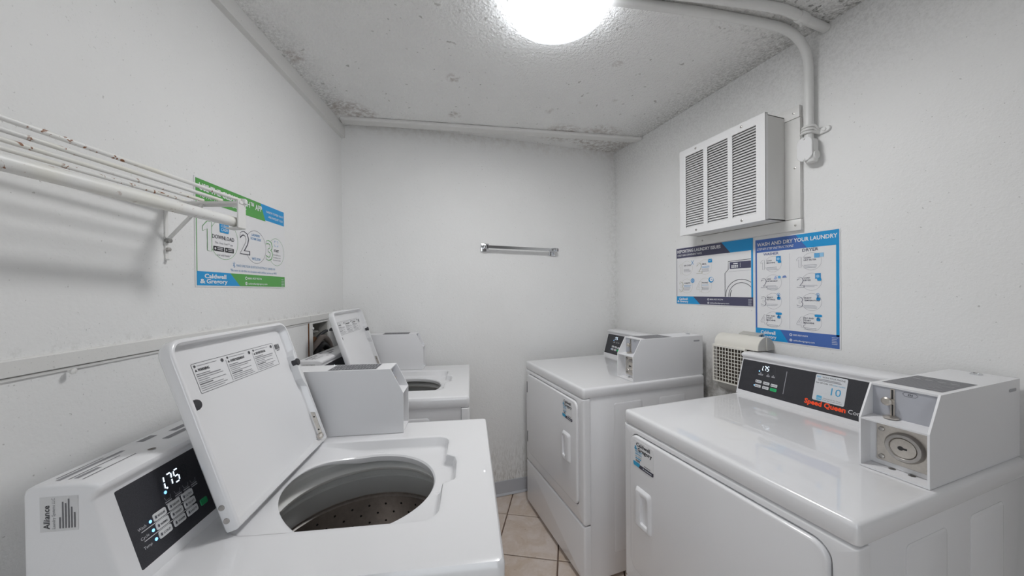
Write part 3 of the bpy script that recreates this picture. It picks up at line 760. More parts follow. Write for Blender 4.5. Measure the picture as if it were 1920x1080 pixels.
# ---------------------------------------------------------------- posters
NAVY, SKY, BLUE, GREEN, GREY, LGREY = '#4a4a63', '#1292cf', '#4468ae', '#54a04c', '#8d8d98', '#b4b4bb'
def poster(name, label, org, ex, ey, w, h):
    ex, ey = Vector(ex).normalized(), Vector(ey).normalized(); en = ex.cross(ey)
    mb = MB()
    o = Vector(org)
    mb.loft([[o + ex * a + ey * b + en * c for a, b in ((0, 0), (w, 0), (w, h), (0, h))] for c in (.0004, .0018)], M_PAPER)
    off = o + ex * (w / 2); ob = mb.build(name, smooth=False, off=off); ob.location = off
    tag(ob, label, 'poster')
    pr = Print(o + en * .0018 - off, ex, ey); return ob, pr
def numeral(p, d, x, y, h, col, w=.0010, cr=None, cx=None, cy=None):
    """outlined numeral flowing into a circle"""
    if cr: p.arc(cx, cy, cr, -160, 150, w, col, 1, 36)
    if d in '14':
        O = {'1': [(.0, .80), (.20, 1), (.40, 1), (.40, 0), (.20, 0), (.20, .74), (.0, .64)], '4': [(0, .34), (.36, 1), (.58, 1), (.58, .37), (.72, .37), (.72, .20), (.58, .20), (.58, 0), (.39, 0), (.39, .20), (0, .20)]}[d]
        p.poly([(x + a * h, y + b * h) for a, b in O], '#e0e0e2', 2)
        p.line([(x + a * h, y + b * h) for a, b in O], w * 1.4, col, 3, True)
        if d == '4': p.line([(x + a * h, y + b * h) for a, b in ((.16, .37), (.39, .37), (.39, .80))], w * 1.4, col, 3, True)
    else: p.text(d, x, y, h, col, 2, .020); p.text(d, x, y, h, '#e0e0e2', 3, -.004)
def brand(p, x, y, h, c1, c2, l=3, w=.06):
    k = h / .0115
    p.text('Caldwell', x + w * .19, y + h * 1.22, h, c1, l, .030, w); p.text('&', x, y, h, c2, l, .030, w * .23); p.text('Gregory', x + w * .27, y, h, c1, l, .030, w * .98)
def footer(p, w, c1, c2, fh=.046, phone='800.927.9274', web='caldwellandgregory.com', split=.36):
    p.rect(.004, .004, w - .004, fh, c2, 1)
    p.poly([(.004, .004), (w * split, .004), (w * (split - .10), fh), (.004, fh)], c1, 2)
    x = w * .47
    p.disc(x, fh * .70, .0055, '#e4e6ea', 2); p.disc(x, fh * .70, .003, c2, 3); p.text(phone, x + .009, fh * .70 - .003, .0062, '#e4e6ea', 2, .015, w * .165)
    p.disc(x, fh * .30, .0055, '#e4e6ea', 2); p.line([(x - .005, fh * .30), (x + .005, fh * .30)], .0008, c2, 3); p.arc(x, fh * .3, .0028, 0, 360, .0007, c2, 3, 16)
    p.text(web, x + .009, fh * .30 - .003, .0062, '#e4e6ea', 2, .012, w * .24)
    p.bars(w - .028, fh - .012, .020, 5, .0018, .0062, '#c8ccd6', 2)
WH = '#e2e3e6'
# left wall poster
PW, PH = .4415 * KL_, .304 * KL_
ob, p = poster('poster', 'white and green laundry payment poster on left wall behind the wire shelf', LW(1.0425, 1.381), -LE, Z, PW, PH)
p.rect(.004, .004, .0065, PH - .004, GREEN, 1)
p.poly([(.004, PH - .064), (PW * .72, PH - .064), (PW * .655, PH - .004), (.004, PH - .004)], GREEN, 1)
p.poly([(PW * .715, PH - .06), (PW - .004, PH - .06), (PW - .004, PH - .004), (PW * .655, PH - .004)], SKY, 1)
p.text('USE THE CLEAN CASH\u2122 APP', .016, PH - .034, .0195, WH, 2, .022, .285)
p.text('TO PAY FOR YOUR LAUNDRY', .016, PH - .054, .0115, WH, 2, .006, .20)
p.text('HARBOR TOWERS YACHT', PW - .009, PH - .030, .0078, WH, 2, .012, .112, 'r')
p.text('AND RACQUET CLUB', PW - .014, PH - .047, .0078, WH, 2, .012, .094, 'r')
numeral(p, '1', .026, .105, .085, GREEN, .0011, .060, .112, .145)
p.rrect(.092, .166, .130, .196, .004, SKY, 3); p.text('CLEAN', .111, .183, .007, WH, 4, .01, .028, 'c'); p.text('CASH', .111, .171, .009, WH, 4, .01, .028, 'c')
p.text('DOWNLOAD', .108, .145, .0115, '#3c3c4a', 2, .008, .092, 'c')
p.text('The Clean Cash\u2122 app', .110, .130, .0068, '#9a9aa2', 2, 0, .076, 'c')
p.rrect(.066, .108, .109, .122, .002, '#202024', 2); p.rrect(.113, .108, .152, .122, .002, '#202024', 2)
for x in (.081, .126): p.bars(x, .1165, .024, 2, .003, .0052, '#b8b8bc', 3, .2)
p.disc(.073, .115, .0035, '#d0d0d4', 3, 12); p.poly([(.117, .111), (.117, .119), (.123, .115)], '#d0d0d4', 3)
p.text('and add funds*', .108, .094, .0068, '#9a9aa2', 2, 0, .058, 'c')
numeral(p, '2', .181, .112, .075, '#3c3c4a', .0010, .057, .264, .142)
p.text('LAUNDRY', .264, .179, .0085, '#3f8cc4', 2, .004, .046, 'c'); p.text('ROOM CODE', .264, .166, .0085, '#3f8cc4', 2, .004, .056, 'c')
p.text('WCL2124', .264, .096, .009, '#3f8cc4', 2, .004, .046, 'c')
numeral(p, '3', .322, .104, .072, GREEN, .0010, .052, .388, .138)
for a, b in ((0, 0), (1, 0), (1, 1), (0, 1)):
    p.line([(.376 + a * .022 + (.007 if not a else -.007), .160 + b * .020), (.376 + a * .022, .160 + b * .020), (.376 + a * .022, .160 + b * .020 + (.007 if not b else -.007))], .0018, '#5f9fd0', 2)
p.text('START', .388, .138, .0095, '#3c3c4a', 2, .01, .032, 'c')
for k, t in enumerate(('Scan the QR code on', 'the machine or enter', 'the machine number')): p.text(t, .366, .124 - k * .010, .0058, '#85858e', 2, 0, .050)
p.line([(.152, .063), (.152, .082), (.157, .077), (.147, .068)], .0012, '#3f8cc4', 2); p.line([(.147, .077), (.157, .067), (.152, .063)], .0012, '#3f8cc4', 2)
p.text('MAKE SURE YOUR BLUETOOTH SETTING IS TURNED ON', .163, .067, .0078, '#7fa3c6', 2, 0, .214)
p.text('*Be sure to do this in a location with cellular service or WiFi', .135, .051, .0078, '#7fa3c6', 2, 0, .252)
footer(p, PW, SKY, GREEN, .044, '800.927.9274', 'caldwellandgregory.com', .40); brand(p, .014, .0105, .0122, WH, WH, 3, .086)
p.build('lettering', ob)
# right wall poster, wide
PW, PH = .4655 * KR, .331 * KR
ob, p = poster('poster', 'wide navy and blue laundry issues poster on right wall under the vent', (XR, RY(1.608), RZ(1.2715)), -Y, Z, PW, PH)
p.rect(.004, PH - .060, PW - .004, PH - .004, NAVY, 1)
p.poly([(PW * .745, PH - .060), (PW - .004, PH - .060), (PW - .004, PH - .004), (PW * .64, PH - .004)], SKY, 2)
p.rect(.004, .046, .007, PH - .06, NAVY, 1); p.rect(PW - .013, .046, PW - .004, PH - .06, SKY, 1)
p.text('REPORTING LAUNDRY ISSUES', .012, PH - .031, .0165, WH, 3, .024, PW * .605)
p.text('4 EASY AND CONVENIENT WAYS', .012, PH - .050, .0105, WH, 3, .010, PW * .36)
for d, x, y, hd, n1, n2 in (('1', .05, .205, 'QR CODE', 0, 3), ('2', .17, .205, 'EMAIL', 2, 3), ('3', .05, .105, 'WEBSITE', 2, 3), ('4', .17, .105, 'PHONE', 1, 3)):
    numeral(p, d, x - .028, y - .032, .056, '#b9b8a4', .0008, .040, x + .026, y)
    p.text(hd, x + .008, y + .012, .0075, '#3c3c4a', 2, .012)
    p.bars(x + .006, y + .002, .05, n1, .0026, .006, '#8fb6da', 2); p.bars(x + .006, y - .008 - .002 * n1, .05, n2, .0022, .006, '#a9a9b0', 2)
p.line([(.108, .222), (.124, .246)], .003, '#7fb2dc', 2); p.line([(.108, .246), (.124, .222)], .003, '#7fb2dc', 2)
p.rrect(.216, .226, .240, .245, .003, SKY, 4); p.line([(.219, .242), (.228, .233), (.237, .242)], .0014, WH, 5)
p.disc(.117, .134, .0125, '#5f9fd0', 4); p.arc(.117, .134, .006, 0, 360, .0009, WH, 5, 16); p.line([(.105, .134), (.129, .134)], .0009, WH, 5)
p.disc(.233, .135, .015, SKY, 4); p.disc(.236, .137, .0105, WH, 5); p.text('24', .236, .134, .006, SKY, 6, .01, None, 'c')
x0 = .312
p.line([(x0, .047), (x0, .165), (x0 + .018, .182), (x0 + .018, .222), (PW - .014, .226)], .0025, '#2e2e3c', 2)
p.rect(x0 + .026, .185, PW - .014, .218, NAVY, 2); p.rect(x0 + .045, .207, x0 + .068, .212, WH, 3)
for r in range(2):
    for c in range(4): p.rect(x0 + .035 + c * .009, .190 + r * .007, x0 + .042 + c * .009, .195 + r * .007, WH, 3)
p.rect(x0 + .080, .190, x0 + .0815, .212, WH, 3); p.line([(x0 + .02, .172), (PW - .014, .174)], .0007, GREY, 2)
p.arc(PW - .062, .052, .080, 53, 183, .0024, '#2e2e3c', 2); p.arc(PW - .062, .052, .064, 41, 184, .0024, '#2e2e3c', 2); p.arc(PW - .062, .052, .056, 150, 184, .003, '#2e2e3c', 2)
footer(p, PW, SKY, NAVY, .046); brand(p, .010, .0115, .0120, WH, WH, 3, .061); p.build('lettering', ob)
# right wall poster, tall
PW, PH = .327 * KR, .467 * KR
ob, p = poster('poster', 'tall blue wash and dry instruction poster right of the wide poster', (XR, RY(1.1395), RZ(1.1215)), -Y, Z, PW, PH)
p.rect(.004, PH - .062, PW - .004, PH - .004, BLUE, 1)
p.poly([(PW * .66, PH - .062), (PW - .004, PH - .062), (PW - .004, PH - .004), (PW * .53, PH - .004)], SKY, 2)
p.rect(.004, .050, .011, PH - .06, BLUE, 1); p.rect(PW - .014, .050, PW - .004, PH - .06, SKY, 1)
p.text('WASH AND DRY YOUR LAUNDRY', .012, PH - .034, .0155, WH, 3, .022, PW * .935)
p.text('STEP-BY-STEP INSTRUCTIONS', .012, PH - .052, .0100, WH, 3, .008, PW * .47, 'l', .25)
p.text('WASHER', .040, PH - .0775, .0112, '#4a5a92', 2, .014, .064); p.text('DRYER', .195, PH - .0765, .0120, '#4a4a63', 2, .014, .056)
p.rect(.1465, .062, .1475, PH - .078, '#b9bac2', 1)
W_T = ((('LOAD', 'MACHINE'), 3), (('ADD', 'DETERGENT'), 4), (('SELECT', 'SETTINGS'), 2), (('PAY AND', 'START', 'MACHINE'), 2))
D_T = ((('CLEAN', 'LINT FILTER'), 3), (('LOAD', 'DRYER'), 2), (('SELECT', 'TEMPERATURE'), 3), (('PAY AND', 'START', 'MACHINE'), 2))
for cx, T in ((.036, W_T), (.182, D_T)):
    for k in range(4):
        y = PH - .118 - k * .0815
        numeral(p, str(k + 1), cx - .008, y - .022, .042, GREY, .0007, .0345, cx + .045, y)
        hds, n = T[k]
        for j, t in enumerate(hds): p.text(t, cx + .018, y + .013 - j * .0095, .0058, '#4a4a5e', 2, .014)
        p.bars(cx + .018, y + .004 - len(hds) * .0095, .048, n, .0016, .0052, '#a4a6b0', 2)
        ix, iy = cx + .067, y + .019                              # blue pointing-hand pictogram
        if k == 0 and cx > .1: p.rect(ix - .012, iy - .006, ix + .006, iy + .012, '#5fa8d8', 3); p.rect(ix + .007, iy - .004, ix + .020, iy + .012, '#8fc0e2', 3)
        elif k == 1 and cx < .1: p.poly([(ix - .02, iy - .004), (ix - .012, iy + .010), (ix - .004, iy + .004), (ix - .010, iy - .006)], '#aab8d8', 3); p.disc(ix + .004, iy + .004, .006, '#5fa8d8', 3); p.poly([(ix + .016, iy), (ix + .034, iy + .002), (ix + .028, iy + .011), (ix + .018, iy + .008)], '#6f86bc', 3)
        elif k < 2: p.rect(ix - .009, iy - .008, ix + .010, iy + .014, '#2f8fcc', 3); p.disc(ix, iy + .002, .006, '#8fc0e2', 4); p.rrect(ix - .002, iy - .016, ix + .012, iy - .006, .003, SKY, 4)
        else:
            if k == 3: p.rrect(ix - .012, iy + .004, ix + .014, iy + .014, .005, SKY, 3)
            else: p.arc(ix, iy + .010, .006, 0, 360, .0012, SKY, 3, 16)
            p.rrect(ix - .0018, iy - .004, ix + .0018, iy + .012, .0015, '#1b86c4', 4); p.rrect(ix - .005, iy - .012, ix + .008, iy + .0, .003, '#1b86c4', 4)
footer(p, PW, SKY, BLUE, .056, split=.44); brand(p, .015, .0125, .0150, WH, WH, 3, .063); p.build('lettering', ob)

# ---------------------------------------------------------------- machines
def cabinet(T, off, W, D, H, door=None, recess=None, mirror=False):
    """white cabinet: side body, front frame and top deck. Local axes: x left to right seen from the front, y back, z up"""
    lip = .045; zt = H - lip
    mb = MB()
    if recess: # hollow
        q = lambda i, z: [Vector((a, b, z)) for a, b in ((.004 + i, .036 + i), (W - .004 - i, .036 + i), (W - .004 - i, D - .004 - i), (.004 + i, D - .004 - i))]
        mb.loft([q(0, .02), q(0, zt + .002), q(.004, zt + .002), q(.004, .024)], M_EN)
    else: mb.box((.004, .036, .02), (W - .004, D - .004, zt + .002), M_EN, .002)
    body = mb.build('body', T, off=off)
    for k, (a, b) in enumerate(((.168, .331), (.438, .603))):
        for sx in (0, 1):
            f = (lambda p_, q_, h: (W - .004 + h, p_, q_)) if sx else (lambda p_, q_, h: (.004 - h, p_, q_))
            mb = MB(); rplate(mb, (a, b, .12, H - .085), .012, [(0, -.001), (.0, .0008), (.005, .0030)], f, M_EN, 4); mb.build('side_panel', body, off=off)
    for k in range(4):
        x, y = (.05 if k % 2 else W - .05), (.07 if k < 2 else D - .07)
        mb = MB(); mb.lathe([(.018, 0), (.02, .003), (.02, .012), (.01, .014), (.01, .024)], (x, y, 0.0005), X, Y, Z, M_RUBBER, 14); mb.build('foot', T, off=off)
    # front frame: upper part with door hole, lower panel
    F = lambda a, b, h: (a, h, b)
    z0, z1 = .287, zt - .003
    def frame(nm, zz0, zz1, hole=None):
        mb = MB()
        steps = [(0, .0345), (0, .011), (.0012, .006), (.004, .0022), (.0085, .0005)]
        if not hole: rplate(mb, (0, W, zz0, zz1), .003, steps, F, M_EN, 4)
        else:
            hx0, hx1, hz0, hz1, hr = hole; c = ((hx0 + hx1) / 2, (hz0 + hz1) / 2)
            outer = rrect(0, W, zz0, zz1, .003, 3); inner = rrect(hx0, hx1, hz0, hz1, hr, 6)
            A = angles([outer, inner], c, 48); loops = []
            for i, h in steps: loops.append([Vector(F(a, b, h)) for a, b in polar(rrect(i, W - i, zz0 + i, zz1 - i, max(.003 - i, .0006), 3), c, A)])
            for i, h in ((-.002, .0005), (0, .0025), (0, .02)): loops.append([Vector(F(a, b, h)) for a, b in polar(rrect(hx0 + i, hx1 - i, hz0 + i, hz1 - i, hr - i, 6), c, A)])
            mb.loft(loops, M_EN, False, False)
        return mb.build(nm, T, off=off, ang=40)
    if door: frame('front_frame', z0, z1, door)
    else: frame('front_panel', z0, z1)
    frame('lower_panel', .022, .281)
    mb = MB(); mb.box((.006, .02, .03), (W - .006, .0355, zt - .004), M_GAP); mb.build('gap_backing', T, off=off)  # dark sheet whose colour gives the shade in the panel gaps
    mb = MB(); mb.box((.02, .05, .0245), (W - .02, .06, .03), M_DARK); mb.build('kick_plate', T, off=off)
    # deck
    mb = MB()
    steps = [(.012, zt), (.002, zt), (0, zt + .004), (0, H - .012), (.0014, H - .006), (.0045, H - .0016), (.010, H), (.018, H)]
    outl = lambda i: rrect(i, W - i, i, D - i, max(.014 - i, .001), 5)
    if not recess:
        loops = [[Vector((a, b, h)) for a, b in outl(i)] for i, h in steps]
        mb.loft(loops, M_EN); return mb.build('deck', T, off=off, ang=40), body
    c, R, (rx0, rx1, ry0, ry1), dep = recess
    base = rrect(rx0, rx1, ry0, ry1, .035, 8)
    def notch(i):
        P_ = rrect(rx0 + i, rx1 - i, ry0 + i, ry1 - i * (.7 if i > 0 else 1), .035 - i * .5, 8); out = []
        for k in range(len(P_)):
            out.append(P_[k]); q = P_[(k + 1) % len(P_)]
            if abs(P_[k][1] - (ry0 + i)) < 1e-6 and abs(q[1] - (ry0 + i)) < 1e-6 and abs(q[0] - P_[k][0]) > .1:
                for x, dy in ((.255, 0), (.265, .024), (.275, .028), (.355, .028), (.380, .022), (.395, .0)):
                    out.append((x, ry0 + i - dy))
        return out
    A = angles([rrect(0, W, 0, D, .014, 5), notch(0)], c, 120)
    loops = [[Vector((a, b, h)) for a, b in polar(outl(i), c, A)] for i, h in steps]
    for i, h in ((-.014, H), (-.006, H), (-.001, H - .0015), (.0015, H - .005), (.006, H - dep + .007), (.010, H - dep + .0025), (.016, H - dep)):
        loops.append([Vector((a, b, h)) for a, b in polar(notch(i), c, A)])
    for r, h in ((R + .012, -dep - .0005), (R + .004, -dep - .002), (R + .0005, -dep - .006), (R, -dep - .012), (R + .001, -dep - .020), (R + .008, -dep - .024)):
        loops.append([Vector((c[0] + r * math.cos(a), c[1] + r * math.sin(a), H + h)) for a in A])
    for l in loops[len(steps):]:               # the recess gets shallower towards the hinge
        for v in l:
            t = min(max((v.y - .36) / .14, 0), 1); v.z = H - (H - v.z) * (1 - .72 * t * t * (3 - 2 * t))
    mb.loft(loops, M_EN, False, False)
    return mb.build('deck', T, off=off, ang=35), body

def console(T, off, x0, x1, y0, D, H, inset=.008):
    """sloped control console; returns the console, its print plane"""
    pr = [(y0, 0), (y0 + .001, .006), (y0 + .0425, .146), (y0 + .0415, .150), (y0 + .036, .156), (y0 + .033, .162), (y0 + .034, .167), (y0 + .040, .171), (y0 + .055, .1735), (y0 + .118, .1735), (y0 + .128, .168), (y0 + .130, .160), (y0 + .130, 0)]
    # widen slightly towards the round end
    bm = bmesh.new()
    va = [bm.verts.new((x0, a, H + b)) for a, b in pr]; vb2 = [bm.verts.new((x1, a, H + b)) for a, b in pr]; n = len(pr)
    fa = bm.faces.new(va); fb = bm.faces.new(vb2[::-1])
    for i in range(n): bm.faces.new((va[i], vb2[i], vb2[(i + 1) % n], va[(i + 1) % n]))
    bmesh.ops.recalc_face_normals(bm, faces=bm.faces)
    ed = [e for e in fa.edges if not (abs(e.verts[0].co.z - H) < 1e-5 and abs(e.verts[1].co.z - H) < 1e-5)]
    bmesh.ops.bevel(bm, geom=ed, offset=.007, segments=3, profile=.5, affect='EDGES', clamp_overlap=True)
    mb = MB(); mb.from_bm(bm, M_PC)
    con = mb.build('console', T, off=off, ang=40)
    up = Vector((0, .0425, .146)).normalized(); nrm = Vector((1, 0, 0)).cross(up)
    org = Vector((0, y0, H))
    px0 = x0 + inset; px1 = x1 - .002
    mb = MB(); rplate(mb, (px0, px1, .0175, .1485), .0025, [(0, -.0015), (0, .0003), (.0006, .0009)], lambda a, b, h: org + Vector((1, 0, 0)) * a + up * b + nrm * h, M_PANEL, 3)
    pan = mb.build('control_panel', con, off=off, ang=30)
    return con, pan, Print(org + nrm * .0009 - off, (1, 0, 0), up, .00025)

SEG = {'0': 'abcdef', '1': 'bc', '2': 'abged', '3': 'abgcd', '5': 'afgcd', '7': 'abc', '8': 'abcdefg'}
def digits(p, s, x, y, h, w, lit, dim='#33343c'):
    t = h * .105
    for ch in s:
        if ch == '.':
            p.rect(x - w * .26, y - t * .6, x - w * .26 + t * 1.3, y + t * .7, lit, 3); continue
        geo = {'a': ((0, h), (w * .62, h)), 'g': ((0, h / 2), (w * .62, h / 2)), 'd': ((0, 0), (w * .62, 0)), 'f': ((0, h / 2), (0, h)), 'b': ((w * .62, h / 2), (w * .62, h)), 'e': ((0, 0), (0, h / 2)), 'c': ((w * .62, 0), (w * .62, h / 2))}
        for k, (a, b) in geo.items():
            on = k in SEG.get(ch, '')
            sk = .12; q = [(x + u + sk * v, y + v) for u, v in (a, b)]
            dx, dy = q[1][0] - q[0][0], q[1][1] - q[0][1]; n = math.hypot(dx, dy); g = t * .6 / n
            q = [(q[0][0] + dx * g, q[0][1] + dy * g), (q[1][0] - dx * g, q[1][1] - dy * g)]
            p.line(q, t if on else t * .7, lit if on else dim, 3)
        x += w
def button(pan, off, p, x, y, w, h, col, glyph=None, txt=None):
    mb = MB(); f = lambda a, b, hh: p.o + off + p.ex * a + p.ey * b + p.en * hh
    rplate(mb, (x - w / 2, x + w / 2, y - h / 2, y + h / 2), h * .22, [(0, -.0004), (0, .0006), (.0006, .0012)], f, ink(col), 3)
    mb.build('button', pan, off=off, ang=30)
    if txt: p.text(txt, x + w * .08, y - h * .16, h * .30, '#33343c', 6, .01, w * .55, 'c'); p.rect(x - w * .40, y - h * .18, x - w * .28, y + h * .2, '#55565e', 6)

def coin_box(T, off, x0, x1, y0, y1, H, hz, mid, dy, near_label):
    """coin meter case: open front with slanted upper half, slide above, lock plate below"""
    t = .004; top = H + hz; zm = H + mid; yt = y0 + dy
    mb = MB()
    prof = [(y0, H + .001), (y0, zm), (yt, top), (y1, top), (y1, H + .001)]
    for a, b in ((x0, x0 + t), (x1 - t, x1)):
        mb.loft([[Vector((x, y, z)) for y, z in prof] for x in (a, b)], M_PC)
    mb.loft([[Vector((x, y, z)) for y, z in ((yt, top), (yt + .001, top - .005), (y1, top - .005), (y1, top))] for x in (x0 + t, x1 - t)], M_PC)
    mb.box((x0 + t, y1 - .004, H + .001), (x1 - t, y1, top - .005), M_PC)
    mb.box((x0 + t, y0, H + .001), (x1 - t, y1 - .004, H + .005), M_PC)
    case = mb.build('coin_box', T, off=off, ang=20, smooth=False)
    # inner panels
    mb = MB(); mb.box((x0 + t, yt + .004, zm + .002), (x1 - t, yt + .008, top - .005), base_mat('grey blue slide panel', (.42, .43, .47), .35)); mb.build('slide_panel', case, off=off)
    mb = MB(); mb.loft([[Vector((x, y, z)) for y, z in ((y0 + .001, zm - .004), (y0, zm), (yt + .006, zm + .003), (yt + .006, zm - .004))] for x in (x0 + t, x1 - t)], M_PC); mb.build('shelf', case, off=off, smooth=False)
    mb = MB(); mb.box((x0 + t, yt - .006, H + .006), (x1 - t, yt - .002, zm - .004), M_PC); mb.build('back_plate', case, off=off)
    w = x1 - x0; cx = x0 + w * .56; cz = H + mid * .53
    lk = MB(); rplate(lk, (cx - w * .42, min(cx + w * .42, x1 - t - .001), H + .018, zm - .010), .003, [(0, yt - .006), (0, yt - .009), (.001, yt - .010)], lambda a, b, h: (a, h, b), M_ZINC, 3); lock = lk.build('lock_plate', case, off=off)
    lk = MB(); Rr = min(.031, w * .26)
    lk.lathe([(Rr + .004, 0), (Rr + .004, .004), (Rr, .011), (Rr - .006, .012), (Rr - .009, .008)], (cx, yt - .010, cz), X, Z, -Y, M_STEEL, 36, False); lk.build('lock_ring', lock, off=off)
    lk = MB(); lk.lathe([(Rr - .008, .004), (Rr - .0085, .0105), (Rr - .011, .012), (.0005, .012)], (cx, yt - .010, cz), X, Z, -Y, M_ZINC, 32); lk.build('lock_core', lock, off=off)
    lk = MB(); lk.box((cx - .008, yt - .0229, cz - .002), (cx + .008, yt - .0218, cz + .002), M_DARK); lk.lathe([(.005, 0), (.005, .0008)], (cx - .003, yt - .0220, cz), X, Z, -Y, M_DARK, 14); lk.build('keyhole', lock, off=off)
    for sx, sz in ((-1, -1), (-1, 1), (1, -1)):
        lk = MB(); lk.lathe([(.006, 0), (.0055, .003), (.003, .005), (.0005, .0052)], (cx + sx * w * .34, yt - .010, cz + sz * .034 - .003), X, Z, -Y, M_STEEL, 14); lk.build('rivet', lock, off=off)
    # coin slide
    sl = MB(); yy = yt + .004; sx = x0 + w * .34
    sl.box((sx - .004, yy - .002, top - .034), (sx + .004, yy, top - .007), M_ZINC, .0008); sl.box((sx - .0018, yy - .0026, top - .032), (sx + .0018, yy - .0018, top - .009), M_DARK)
    sl.box((sx - .0035, yy - .004, zm + .008), (sx + .0045, yy, top - .034), M_ZINC, .001); sl.box((sx - .0005, yy - .0045, zm + .01), (sx + .0025, yy - .0038, top - .045), M_DARK)
    sl.lathe([(.014, 0), (.0145, .003), (.008, .006), (.0005, .006)], (sx, yy - .008, zm + .004), X, Y, Z, M_ZINC, 20)
    slide = sl.build('coin_slide', case, off=off)
    sl = MB(); sl.lathe([(.006, 0), (.009, .004), (.010, .009), (.007, .012), (.0005, .012)], (sx - .007, yy - .004, top - .038), X, Z, -Y, M_ZINC, 20); sl.build('slide_knob', slide, off=off)
    p = Print(Vector((0, yy - .0002, 0)) - off, X, Z, .0002)
    hx, hz_ = x0 + w * .58, top - .014
    p.line([(hx - .012, hz_), (hx - .008, hz_ + .005), (hx + .010, hz_ + .005), (hx + .014, hz_), (hx + .010, hz_ - .005), (hx - .008, hz_ - .005)], .0007, '#3a3b42', 1, True)
    p.text('25\u00a2', hx + .001, hz_ - .0022, .0045, '#33343a', 1, .01, None, 'c'); p.build('price_mark', case)
    p = Print(Vector((0, 0, H + .005)) - off, X, Y, .0003)
    for k in (.38, .66): p.disc(x0 + w * k, y0 + .036, .0068, '#6d6a66', 1); p.disc(x0 + w * k + .001, y0 + .035, .005, '#4e4b48', 2)
    p.build('floor_holes', case)
    p = Print(Vector((0, 0, top)) - off, X, Y, .0003)
    if near_label == 'washer': # two rows of four dark pictogram cells
        a0, b0, a1, b1 = x0 + .008, yt + .045, x1 - .004, yt + .19
        p.rect(a0, b0, a1, b1, '#8b8b8f', 1)
        for i in range(2):
            for j in range(4):
                u0_, u1_ = a0 + (a1 - a0) * (i + .06) / 2, a0 + (a1 - a0) * (i + .94) / 2; v0_, v1_ = b0 + (b1 - b0) * (j + .05) / 4, b0 + (b1 - b0) * (j + .93) / 4
                p.rect(u0_, v0_, u1_, v1_, '#55565b', 2)
                for q in range(3): p.rect(u0_ + .004 + random.random() * .006, v0_ + .005 + q * .009, u1_ - .004 - random.random() * .01, v0_ + .009 + q * .009, '#9a9a9e', 3)
    else:
        a0, b0, a1, b1 = x0 + .008, yt + .034, x1 - .010, yt + .205
        p.rect(a0, b0, a1, b1, '#6c6c70', 1)
        for q in range(15):
            yy_ = b0 + .006 + q * .0108; p.rect(a0 + .004, yy_, a1 - .004 - random.random() * .03, yy_ + .0035, '#98989c', 2)
        for q in range(4): p.rect(a0 + .010 + q * .022, b0 + .120, a0 + .024 + q * .022, b0 + .126, '#b4b4b8', 3)
    p.build('label', case)
    mb = MB(); mb.lathe([(.0115, 0), (.0115, .0025), (.009, .004), (.0085, .0025), (.0005, .0025)], (x0 + w * .5, y1 - .035, top), X, Y, Z, M_CHROME, 20); mb.build('top_lock', case, off=off)
    p = Print(Vector((x1, 0, 0)) - off, Y, Z, .0004); p.rrect(y1 - .062, top - .030, y1 - .022, top - .022, .003, '#a4a4a9', 1); p.build('side_slot', case)
    return case

def service_sticker(T, off, x, z):
    """door sticker, lower left corner x, z"""
    o = Vector((x, -.0093, z)); w, h = .100, .092
    mb = MB(); rplate(mb, (x, x + w, z, z + h), .006, [(0, -.0088), (0, -.0094)], lambda a, b, hh: (a, hh, b), M_PAPER, 4); st = mb.build('sticker', T, off=off)
    p = Print(Vector((x, -.0094, z)) - off, X, Z, .0003)
    p.poly([(.0, .006), (.002, .001), (.062, .0), (.03, .016), (.0, .016)], '#2e9cc8', 1); p.poly([(.035, .013), (.028, .0), (w - .004, .0), (w, .004), (w, .013)], '#3d3d4c', 2)
    p.disc(.052, .0065, .003, '#c8ccd4', 3); p.bars(.058, .0045, .034, 1, .003, .004, '#c8ccd4', 3, .05)
    k = 1.0
    p.text('Caldwell', .016, .0745, .0125, '#2e2e36', 2, .028, .068); p.text('&', .006, .0595, .0135, '#2e9cc8', 2, .03, .015); p.text('Gregory', .023, .0585, .0125, '#2e2e36', 2, .028, .070)
    p.text('REQUEST', .011, .052, .0055, '#2e9cc8', 2, .02, .034); p.text('SERVICE', .011, .043, .0055, '#2e9cc8', 2, .02, .032)
    p.text('Scan / Report', .011, .036, .0032, '#55555c', 2, .01, .032)
    p.rect(.012, .029, .036, .0325, '#2e9cc8', 2); p.poly([(.036, .027), (.036, .0345), (.042, .0308)], '#2e9cc8', 2)
    p.barcode(.013, .018, .036, .026, '#36363e', 1, 9)
    p.bars(.055, .0165, .030, 1, .0026, .004, '#77777c', 1, .05)
    p.build('sticker_print', st)

